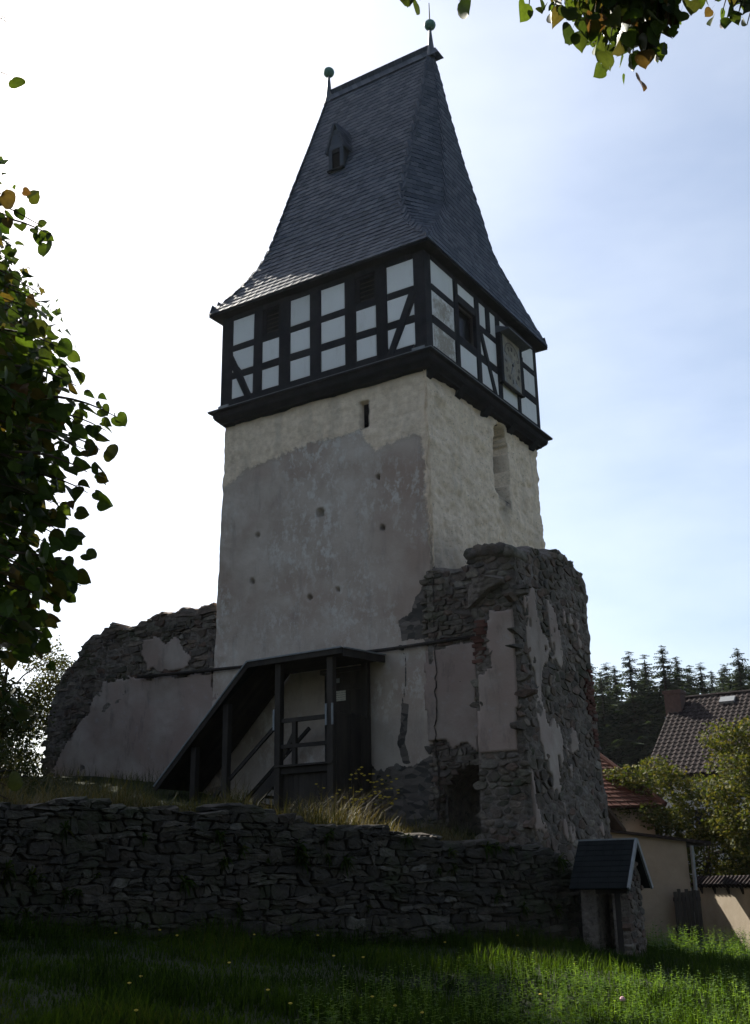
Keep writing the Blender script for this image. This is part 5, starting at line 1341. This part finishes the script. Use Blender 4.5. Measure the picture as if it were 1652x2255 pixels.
# the wood behind as one mass
r = np.random.default_rng(65); VV, FF, AA, b = [], [], [], 0
src = SPM[1]; sv = np.zeros(len(src.vertices)*3, np.float32); src.vertices.foreach_get('co', sv); sv = sv.reshape(-1, 3); sf = np.arange(len(sv)).reshape(-1, 3)
for k in range(64):
    x_ = r.uniform(9, 36); y_ = 71+r.uniform(0, 15); hh = r.uniform(.82, .97)*(y_/73.)
    a = r.uniform(0, 6); c0, s0 = math.cos(a), math.sin(a); R_ = np.array([[c0, -s0, 0], [s0, c0, 0], [0, 0, 1]])
    VV.append((sv*np.array([1.8, 1.8, 1])*hh)@R_.T+np.array([x_, y_, -1])); FF.append(sf+b); b += len(sv); AA.append(np.repeat(r.uniform(0, 1, len(sf)), 3))
me = mesh(np.concatenate(VV), np.concatenate(FF)); attr(me, 'rnd', np.concatenate(AA)); wd = obj('spruce_wood', me, MT['spruce']); wd['kind'] = 'stuff'; wd['label'] = 'dark spruce wood behind the farm'; wd['category'] = 'wood'

# ---- lindens whose boughs hang into the picture
def heart(L, seed):
    """linden leaf: stalk end at origin, blade along +y, folded a little about the midrib"""
    rr = random.Random(seed); n = 9; half = [(.0, .0), (.16, -.09), (.36, -.06), (.49, .12), (.50, .32), (.42, .52), (.28, .72), (.12, .88), (.0, 1.0)]
    fold = rr.uniform(.08, .65); curl = rr.uniform(-.7, .5); v = []
    for sgn in (1, -1):
        for (a, b) in half: 
            j = rr.uniform(.96, 1.05); v.append((sgn*a*L*.98*j, b*L*j, (abs(a)*fold+curl*(b-.4)**2)*L))
    for (a, b) in half[1:-1]: pass
    f = []
    mid = []
    for b in (.05, .25, .5, .75):
        mid.append(len(v)); v.append((0, b*L, curl*(b-.4)**2*L-.0))
    for s in (0, 1):
        o = s*n; q = [[o+0, o+1, o+2, mid[0]], [mid[0], o+2, o+3, o+4, mid[1]], [mid[1], o+4, o+5, mid[2]], [mid[2], o+5, o+6, mid[3]], [mid[3], o+6, o+7, o+8]]
        f += [k if s == 0 else k[::-1] for k in q]
    v.append((0, -.55*L, .05*L)); e = len(v)-1; v.append((.012*L, -.55*L, .05*L)); v.append((.012*L, .05*L, 0)); f.append([mid[0], e, e+1, e+2])
    me = mesh(v, f, True); me.materials.append(MT['linden1']); return me
LEAF = [heart(.080, 70+i) for i in range(8)]
LVN = []
for me in LEAF:
    a = np.zeros(len(me.vertices)*3, np.float32); me.vertices.foreach_get('co', a); LVN.append((a.reshape(-1, 3), [list(p.vertices) for p in me.polygons]))
def leaf_matrix(p, d, sc, rr):
    """leaf hanging from p, blade roughly along d, face turned at random"""
    y = (Vector(d)+Vector((rr.uniform(-.5, .5), rr.uniform(-.5, .5), rr.uniform(-.7, .1)))).normalized()
    x = y.cross(Vector((rr.uniform(-1, 1), rr.uniform(-1, 1), rr.uniform(-.2, 1.2)))).normalized(); z = x.cross(y)
    return Matrix(((x.x*sc, y.x*sc, z.x*sc, p.x), (x.y*sc, y.y*sc, z.y*sc, p.y), (x.z*sc, y.z*sc, z.z*sc, p.z), (0, 0, 0, 1)))
def inframe(p):
    f_ = p.dot(CF)
    if f_ <= .1: return False
    return abs(FPX*p.dot(CR)/f_) < 835 and abs(FPX*p.dot(CU)/f_) < 1140
FILL = {83: .15, 93: .26}
def linden(label, base, trunk_top, boughs, twigs, filler, seed, nsingle):
    """boughs: polylines; twigs: (start, tip, leaves, spread)"""
    rr = random.Random(seed); t = thing('linden_tree', label, 'tree', base, 'lindens around the churchyard')
    mb = MB(); limb(mb, Vector(base)-ZU*.3, trunk_top, .30, .16, seed, .05, 10, 6)
    for b in boughs: mb.tube(b, [lerp(.12, .015, i/(len(b)-1)) for i in range(len(b))], 7)
    mb.build('trunk', MT['bark'], t, True)
    tm = MB(); leaves = []
    for (a, b, n, spread) in twigs:
        n = int(n*1.75)
        a, b = Vector(a), Vector(b); d = (b-a); sag = d.length*.12; pts = []
        for i in range(6):
            q = i/5; pts.append(a.lerp(b, q)+ZU*(sag*4*q*(1-q)*.5))
        tm.tube(pts, [lerp(.008, .0022, i/5) for i in range(6)], 5)
        for k in range(n):
            q = rr.uniform(.12, 1.02); p = a.lerp(b, q)+ZU*(sag*2*q*(1-q)); off = Vector((rr.gauss(0, spread), rr.gauss(0, spread), rr.gauss(0, spread)))
            leaves.append((p+off, d.normalized()*.6+off*3))
    tm.build('twigs', MT['twig'], t, True, kind='stuff')
    rr.shuffle(leaves); leaves.sort(key=lambda l: 0 if inframe(l[0]) else 1); AV, AF, AR, b0 = [], [], [], 0
    for k, (p, d) in enumerate(leaves):
        mtx = leaf_matrix(p, d, rr.uniform(.55, 1.25), rr); ix = rr.randrange(8)
        if k < nsingle and inframe(p):
            o = bpy.data.objects.new('leaf', LEAF[ix]); link(o, t); o.matrix_basis = mtx
        else:
            v, f = LVN[ix]; Mx = np.array(mtx); AV.append(v@Mx[:3, :3].T+Mx[:3, 3]); AF += [[i+b0 for i in q] for q in f]; b0 += len(v); AR.append(np.full(len(v), rr.random()))
    if AV:
        me = bpy.data.meshes.new('m'); me.from_pydata(np.concatenate(AV).tolist(), [], AF); me.update(); attr(me, 'rnd', np.concatenate(AR)); obj('inner_leaves', me, MT['linden'], t, kind='stuff')
    if filler is not None:
        V, F, A = leaf_cloud(filler, 1, FILL[seed], seed+9, down=.3); me = mesh(V, F); attr(me, 'rnd', A); obj('crown', me, MT['linden'], t, kind='stuff')
    return t
rr = random.Random(77)
# outline of the left bough: (y, x reach) in the picture, turned into points 4.4 to 5.6 m away
reach = [(470, 10), (500, 140), (540, 60), (590, 45), (650, 100), (705, 110), (745, 60), (770, 165), (800, 120), (845, 195), (880, 150), (915, 280), (940, 250), (985, 245), (1030, 215), (1060, 190), (1090, 220), (1130, 120), (1180, 150), (1225, 190), (1265, 205), (1295, 195), (1330, 110), (1370, 90), (1400, 110), (1440, 30)]
tw_a = []
root_x = -230
for k in range(58):
    y_ = 470+970*(k+.5)/58+rr.uniform(-14, 14); xr = float(np.interp(y_, [q[0] for q in reach], [q[1] for q in reach]))
    Yd = rr.uniform(4.4, 5.5); tip = atY(xr*rr.uniform(.4, 1.0)-10, y_, Yd); st0 = atY(root_x+rr.uniform(-60, 60), y_-70-rr.uniform(0, 60), Yd+rr.uniform(-.2, .4))
    if y_ < 780 and rr.random() < .45: continue
    tw_a.append((st0, tip, 13 if y_ > 780 else 7, .05))
for (y_, xr) in [(520, 128), (655, 95), (770, 150), (850, 180), (918, 268), (948, 245), (990, 232), (1040, 205), (1085, 205), (1185, 150), (1262, 195), (1290, 190), (1395, 105)]:
    Yd = rr.uniform(4.5, 5.0); tip = atY(xr-12, y_, Yd); st0 = atY(xr-170, y_-45, Yd+.15); tw_a.append((st0, tip, 6, .03))
for k in range(40):                         # dense interior of the bough
    y_ = rr.uniform(760, 1420); Yd = rr.uniform(4.7, 6.2); xx = float(np.interp(y_, [q[0] for q in reach], [q[1] for q in reach]))
    tw_a.append((atY(-200, y_-60, Yd), atY(min(100, xx*.55), y_+rr.uniform(-20, 30), Yd), 14, .07))
for (x_, y_) in ((55, 1535), (60, 1560), (20, 1545), (25, 1730), (30, 1760), (15, 10), (25, 40), (8, 160), (28, 165), (5, 205)):
    tw_a.append((atY(x_-160, y_-35, 4.8), atY(x_-12, y_, 4.7), 3, .02))
fa = crown_points(clumps((-5.2, 5.6, 4.6), (2.6, 3.0, 3.2), 46, .8, 81), 170, 82, .2)
fa = np.array([p for p in fa if not inframe(Vector(p)) and p[0] < -.40*p[1]-.15])
linden('leafy linden bough hanging into the left edge with dark green heart-shaped leaves', (-6.0, 4.5, -1.2), (-5.6, 4.9, 4.0),
       [[(-5.7, 4.8, 2.6), (-4.2, 5.0, 3.0), (-2.6, 5.0, 2.6), tuple(atY(-140, 900, 5.0))], [(-5.6, 4.8, 1.8), (-4, 5.1, 1.9), tuple(atY(-120, 1180, 5.0))], [(-5.6, 4.9, 3.6), (-4, 5, 3.9), tuple(atY(-150, 650, 4.9))]], tw_a, fa, 83, 300)
# bough over the camera, hanging into the top right corner and top centre
tw_b = []
for (sx, sy, ex, ey, n, sp_) in [(1330, -160, 1215, 25, 8, .035), (1360, -150, 1265, 55, 9, .04), (1400, -150, 1310, 75, 10, .04), (1430, -140, 1335, 120, 11, .04), (1450, -130, 1390, 140, 10, .035), (1470, -120, 1440, 115, 8, .03), (1480, -100, 1470, 60, 7, .03), (1300, -120, 1235, 5, 10, .05), (1340, -100, 1290, 30, 12, .05), (1380, -90, 1350, 40, 14, .06), (1430, -90, 1430, 30, 12, .06), (1470, -100, 1460, 20, 10, .05), (1400, -60, 1370, 95, 12, .05), (1440, -40, 1415, 110, 10, .04), (1370, -60, 1310, 60, 12, .05),
                                (1440, -150, 1365, 60, 13, .05), (1400, -150, 1400, 40, 13, .05), (1350, -170, 1300, 20, 10, .05), (1420, -120, 1400, 90, 9, .04), (1390, -120, 1345, 85, 8, .04), (1180, -150, 1165, 18, 4, .03),
                                (880, -170, 890, 2, 3, .02), (960, -170, 925, 0, 3, .02), (1010, -170, 1000, -14, 3, .02), (1560, -150, 1535, 10, 4, .025), (1660, -160, 1590, 30, 8, .04), (1690, -140, 1625, 35, 9, .04), (1710, -120, 1645, 55, 4, .02), (1640, -160, 1610, 10, 7, .04)]:
    Yd = rr.uniform(3.5, 4.0); tw_b.append((atY(sx, sy, Yd+.05), atY(ex, ey, Yd), int(n*1.7), sp_))
fb = crown_points(clumps((1.0, 3.0, 10.2), (7.6, 6.4, 4.6), 150, 1.25, 91), 95, 92, .2)
fb = np.array([p for p in fb if not inframe(Vector(p)) and not inframe(Vector(p)-ZU*.5) and p[2] > 3.0 and (p[1] < .2 or p[2] > 1.06*p[1]+.5)])
linden('linden bough with sunlit green and browning leaves hanging in from the top edge', (5.2, -1.5, -1.7), (4.8, -1.0, 4.2),
       [[(4.9, -1.1, 3.2), (3.8, 1.0, 4.8), (2.2, 2.8, 5.0), tuple(atY(1420, -200, 3.8))], [(4.8, -1.0, 4.0), (3.2, 1.8, 5.2), tuple(atY(1000, -220, 3.8))], [(4.8, -1, 3.8), (4.6, 2, 5.0), tuple(atY(1680, -200, 3.8))]], tw_b, fb, 93, 300)
# unseen lindens added out of the frame to shade wall and meadow
def shade_tree(label, base, cc, rad, ncl, rc, per, leaf, seed):
    return tree('linden_tree', label, 'tree', base, cc, rad, ncl, rc, per, leaf, MT['linden'], seed, .32, 'lindens around the churchyard', .25)
shade_tree('big unseen linden added left of the stone wall for its shade', (-17.0, 30.2, 2.0), (-17.0, 30.2, 13.6), (5.3, 7.6, 11.4), 340, 1.6, 70, .32, 101)
shade_tree('big unseen linden added behind the viewer on the left for shade', (-6.5, -4.5, -1.5), (-6.0, -4.5, 5.5), (4.6, 4.4, 4.4), 56, 1.2, 60, .26, 102)
shade_tree('big unseen linden added behind the viewer on the right for shade', (4.5, -8, -1.8), (4.5, -8, 5.8), (5.2, 4.4, 4.6), 56, 1.2, 60, .26, 103)

shade_tree('big unseen linden added to the right of the viewer for shade', (10.5, 9.5, -1.7), (10.3, 9.8, 5.6), (4.6, 4.8, 4.6), 70, 1.2, 90, .24, 104)
# ---- grass
def blades(x, y, hmin, hmax, wdt, seed, lean=.45):
    r = np.random.default_rng(seed); n = len(x); z = ground_z(x, y)
    h = r.uniform(hmin, hmax, n)*(.55+1.1*np.clip(fbm(x*1.3, y*1.3, 4., 3)*1.8+.35, 0, 1)); a = r.uniform(0, 6.283, n); ln = r.uniform(.1, lean, n)*h*1.6; w_ = wdt*r.uniform(.6, 1.4, n)
    dx, dy = np.cos(a), np.sin(a); sx, sy = -dy, dx
    p = np.stack([x, y, z-.03], 1); s = np.stack([sx, sy, 0*sx], 1)*w_[:, None]; d = np.stack([dx, dy, 0*dx], 1)
    v0, v1 = p-s, p+s; m = p+d*(ln*.35)[:, None]+np.array([0, 0, 1])*(h*.62)[:, None]; v2, v3 = m-s*.75, m+s*.75; v4 = p+d*ln[:, None]+np.array([0, 0, 1])*h[:, None]
    V = np.stack([v0, v1, v2, v3, v4], 1).reshape(-1, 3); i = np.arange(n)*5
    F = np.concatenate([np.stack([i, i+1, i+3], 1), np.stack([i, i+3, i+2], 1), np.stack([i+2, i+3, i+4], 1)])
    return V, F, np.repeat(np.clip(.5+.5*fbm(x*.5, y*.5, 9., 3)*1.6+r.uniform(-.3, .3, n), 0, 1), 5)
r = np.random.default_rng(110)
N = 130000; yy = 9.2+22*r.uniform(0, 1, N)**1.5; xx = r.uniform(-1, 1, N)*(.40*yy+.3)
sdv = poly_sd(xx, yy, TERR); k = sdv < -.02; xx, yy = xx[k], yy[k]
V, F, A = blades(xx, yy, .07, .20, .0065, 111); me = mesh(V, F); attr(me, 'rnd', A*.85); o = obj('meadow_grass', me, MT['grass']); o['kind'] = 'stuff'; o['label'] = 'green meadow grass below the stone wall'; o['category'] = 'grass'
N = 34000; yy = r.uniform(13, 30, N); xx = r.uniform(-11, 4.5, N); sdv = poly_sd(xx, yy, TERR)
fd = (xx-OA.x)*VA.x+(yy-OA.y)*VA.y
k = (sdv > .35) & (fd < .35) & ((sdv < 2.0) | (r.uniform(0, 1, N) < .5)); xx, yy = xx[k], yy[k]
hh = np.clip((.0-xx)/5, 0, 1)
V, F, A = blades(xx, yy, .10, .34, .006, 112, .6)
me = mesh(V, F); attr(me, 'rnd', A); o = obj('terrace_grass', me, MT['drygrass']); o['kind'] = 'stuff'; o['label'] = 'long dry grass on the terrace above the wall'; o['category'] = 'grass'
N = 4200; s = r.uniform(2.5, 13.5, N); P_ = np.array([wl_frame(q, 0, -.55-r.uniform(0, .7)) for q in s])
V, F, A = blades(P_[:, 0], P_[:, 1], .15, .48, .005, 113, .9); me = mesh(V, F); attr(me, 'rnd', np.clip(A+.15, 0, 1)); o = obj('tall_dry_grass', me, MT['drygrass']); o['kind'] = 'stuff'; o['label'] = 'tall dry grass leaning over the wall head'; o['category'] = 'grass'

N = 3500; s = r.uniform(2.5, WTOT, N); P_ = np.array([wl_frame(q, -.5, .12+.55*r.uniform(0, 1)**1.6) for q in s])
V, F, A = blades(P_[:, 0], P_[:, 1], .10, .30, .006, 114, .5); me = mesh(V, F); attr(me, 'rnd', A*.8); o = obj('wall_foot_grass', me, MT['grass']); o['kind'] = 'stuff'; o['label'] = 'tall dark grass along the foot of the stone wall'; o['category'] = 'grass'
# ---- leafy weeds
def weed_patch(px, py, hmin, hmax, leaf, seed, nl=14):
    r = np.random.default_rng(seed); V, F, A, b = [], [], [], 0; z = ground_z(px, py)
    for i in range(len(px)):
        h = r.uniform(hmin, hmax); tl_ = r.normal(0, .12, 2)*h; cv = r.uniform()
        st0 = np.array([px[i], py[i], z[i]-.02]); st1 = st0+np.array([tl_[0], tl_[1], h])
        V += [st0-[.004, 0, 0], st0+[.004, 0, 0], st1]; F.append([b, b+1, b+2]); A += [cv]*3; b += 3
        for k in range(nl):
            t = .15+.85*k/nl; p = st0+(st1-st0)*t; a = k*2.4+r.uniform(-.4, .4); L = leaf*(1.15-.75*t)*r.uniform(.7, 1.2)
            d = np.array([math.cos(a), math.sin(a), r.uniform(-.1, .55)]); d /= np.linalg.norm(d); sd_ = np.array([-math.sin(a), math.cos(a), 0])*L*.27
            V += [p, p+d*L*.5+sd_, p+d*L+np.array([0, 0, -L*.12]), p+d*L*.5-sd_]; F += [[b, b+1, b+2], [b, b+2, b+3]]; A += [np.clip(cv+r.uniform(-.25, .25), 0, 1)]*4; b += 4
    me = mesh(np.array(V), np.array(F)); attr(me, 'rnd', A); return me
n = 1300; py = r.uniform(21, 31, n); px = 4.8+r.uniform(0, 1, n)**.8*(py*.37-4.0); k = poly_sd(px, py, TERR) < -.3; k &= (py > 27.0-.5*(px-5)) | (r.uniform(0, 1, n) < .25)
o = obj('nettle_bed', weed_patch(px[k], py[k], .25, .75, .13, 121), MT['weed']); o['kind'] = 'stuff'; o['label'] = 'sunlit bed of nettles and weeds before the shed'; o['category'] = 'weeds'
n = 900; py = r.uniform(10.0, 15.5, n); px = r.uniform(-.2, 1, n)*.36*py; k = (px > -1.5+(py-10.5)*.6)
o = obj('ground_weeds', weed_patch(px[k], py[k], .15, .40, .085, 122, 12), MT['weed']); o['kind'] = 'stuff'; o['label'] = 'low leafy weeds in the foreground meadow'; o['category'] = 'weeds'
n = 1500; py = r.uniform(13, 21, n); px = r.uniform(-1, 1, n)*.36*py; k = (poly_sd(px, py, TERR) < -.05) & (poly_sd(px, py, TERR) > -1.3)
o = obj('wall_foot_weeds', weed_patch(px[k], py[k], .15, .5, .09, 123, 10), MT['grass']); o['kind'] = 'stuff'; o['label'] = 'dark weeds along the foot of the stone wall'; o['category'] = 'weeds'

# small plants rooted in the wall joints
V, F, A, b = [], [], [], 0
for q in range(46):
    s = r.uniform(3, WTOT-.2); z = r.uniform(-.6, .85); p0 = np.array(wl_frame(s, min(z, wl_top(s)-.1), .07)); sz = r.uniform(.08, .26)
    for k in range(int(sz*160)):
        d = r.normal(size=3)*.45+np.array([.5*.55, -.83*.55, r.uniform(-.9, .5)]); d /= np.linalg.norm(d); sd_ = np.cross(d, r.normal(size=3)); sd_ /= np.linalg.norm(sd_); L = sz*r.uniform(.4, 1.1)
        V += [p0-sd_*.004, p0+sd_*.004, p0+d*L*.6+sd_*.012, p0+d*L+np.array([0, 0, -L*.35]), p0+d*L*.6-sd_*.012]; F += [[b, b+1, b+2], [b, b+2, b+4], [b+4, b+2, b+3]]; A += [r.uniform()]*5; b += 5
me = mesh(np.array(V), np.array(F)); attr(me, 'rnd', A); o = obj('joint_plants', me, MT['grass']); o['kind'] = 'stuff'; o['label'] = 'small tufts rooted in the joints of the stone wall'; o['category'] = 'plants'

# ---- yellow flowering plants before the stair
def flower_plant(label, x, y, hgt, ns, seed, nfl):
    rr = random.Random(seed); z = gz_(x, y); t = thing('flowering_weed', label, 'plant', (x, y, z), 'yellow flowering weeds on the terrace')
    sm = MB(); fm = []; lf = []
    for k in range(ns):
        tip = Vector((x+rr.gauss(0, .22)*hgt, y+rr.gauss(0, .15)*hgt, z+hgt*rr.uniform(.55, 1.0))); a = Vector((x+rr.gauss(0, .05), y+rr.gauss(0, .05), z-.03))
        sm.tube([a, a.lerp(tip, .5)+Vector((rr.gauss(0, .03), 0, 0)), tip], [.006, .005, .003], 5)
        for j in range(nfl):
            q = tip+Vector((rr.gauss(0, .07), rr.gauss(0, .07), rr.uniform(-.22, .04))); fm.append(q); sm.tube([a.lerp(tip, .8), q], [.002, .0015], 4)
        for j in range(9): lf.append(a.lerp(tip, rr.uniform(.1, .95)))
    sm.build('stems', MT['twig'], t)
    V, F, A = leaf_cloud(np.array(lf), 1, .055, seed); me = mesh(V, F); attr(me, 'rnd', A); obj('leaves', me, MT['drygrass'], t)
    for q in fm:
        f = MB(); f.lathe(q, [(.002, -.014), (.026, -.005), (.034, .005), (.016, .013), (.001, .016)], 7); f.build('flower', MT['yellow'], t)
p = fuv(815, 1800, -1.9); q = tw(p[0], -1.9, 0); flower_plant('tall bushy yellow flowering weed right of the stair landing', q.x, q.y, 1.25, 7, 131, 4)
p = fuv(850, 1810, -2.0); q = tw(p[0], -2.0, 0); flower_plant('yellow flowering weed rightmost on the terrace', q.x, q.y, .95, 6, 132, 4)
p = fuv(775, 1800, -2.0); q = tw(p[0], -2.0, 0); flower_plant('smaller yellow flowering weed before the landing boards', q.x, q.y, .8, 4, 133, 3)
p = fuv(712, 1795, -1.7); q = tw(p[0], -1.7, 0); flower_plant('slender dry stalk climbing in front of the stair post', q.x, q.y, .85, 2, 134, 1)
# single small flowers in the dark meadow
sc_f = 1
fl = [(255, 2055), (310, 2150), (285, 2165), (390, 2060), (352, 2048), (505, 2120), (640, 2210), (735, 2105), (800, 2108), (590, 2180), (820, 2195), (870, 2215), (700, 2060), (980, 2075), (1060, 2030), (1140, 2060), (930, 2230), (300, 2225), (1190, 2190), (560, 2058)]
fm_ = MB(); fm_.lathe((0, 0, 0), [(.004, -.012), (.02, -.004), (.026, .005), (.012, .012), (.001, .014)], 8); fme = fm_.me(); fme.materials.append(MT['yellow'])
fm2 = MB(); fm2.lathe((0, 0, 0), [(.004, -.015), (.026, -.004), (.03, .012), (.016, .03), (.001, .035)], 8); fme2 = fm2.me(); fme2.materials.append(MT['pink'])
def on_ground(x_, y_):
    d = ray(x_, y_).normalized(); t = 8.0
    while t < 60:
        p = d*t
        if p.z < gz_(p.x, p.y)+.22: return p
        t += .05
    return d*18
for (x_, y_) in fl:
    p = on_ground(x_, y_); o = bpy.data.objects.new('yellow_flower', fme); COL.objects.link(o); o.location = p; o.scale = (.75, .75, .75); tag(o, 'small yellow flower head in the dark meadow grass', 'flower', 'yellow meadow flowers')
p = on_ground(1371, 2132+70); o = bpy.data.objects.new('clover_flower', fme2); COL.objects.link(o); o.location = p; tag(o, 'single pale pink clover flower in the foreground grass', 'flower')

# ================================================================== autumn haze
hb = MB(); hb.box((0, 450, 11.5), (X3, Y3, ZU), (760, 810, 15.5)); hz_o = hb.build('haze', None); hz_o['kind'] = 'stuff'
hm = bpy.data.materials.new('thin_haze'); hm.use_nodes = True; hm.node_tree.nodes.clear()
ho = hm.node_tree.nodes.new('ShaderNodeOutputMaterial'); hv = hm.node_tree.nodes.new('ShaderNodeVolumePrincipled')
hv.inputs['Density'].default_value = 0.00011; hv.inputs['Color'].default_value = (.90, .95, 1.0, 1); hv.inputs['Anisotropy'].default_value = .35
hm.node_tree.links.new(hv.outputs[0], ho.inputs['Volume']); hz_o.data.materials.append(hm)
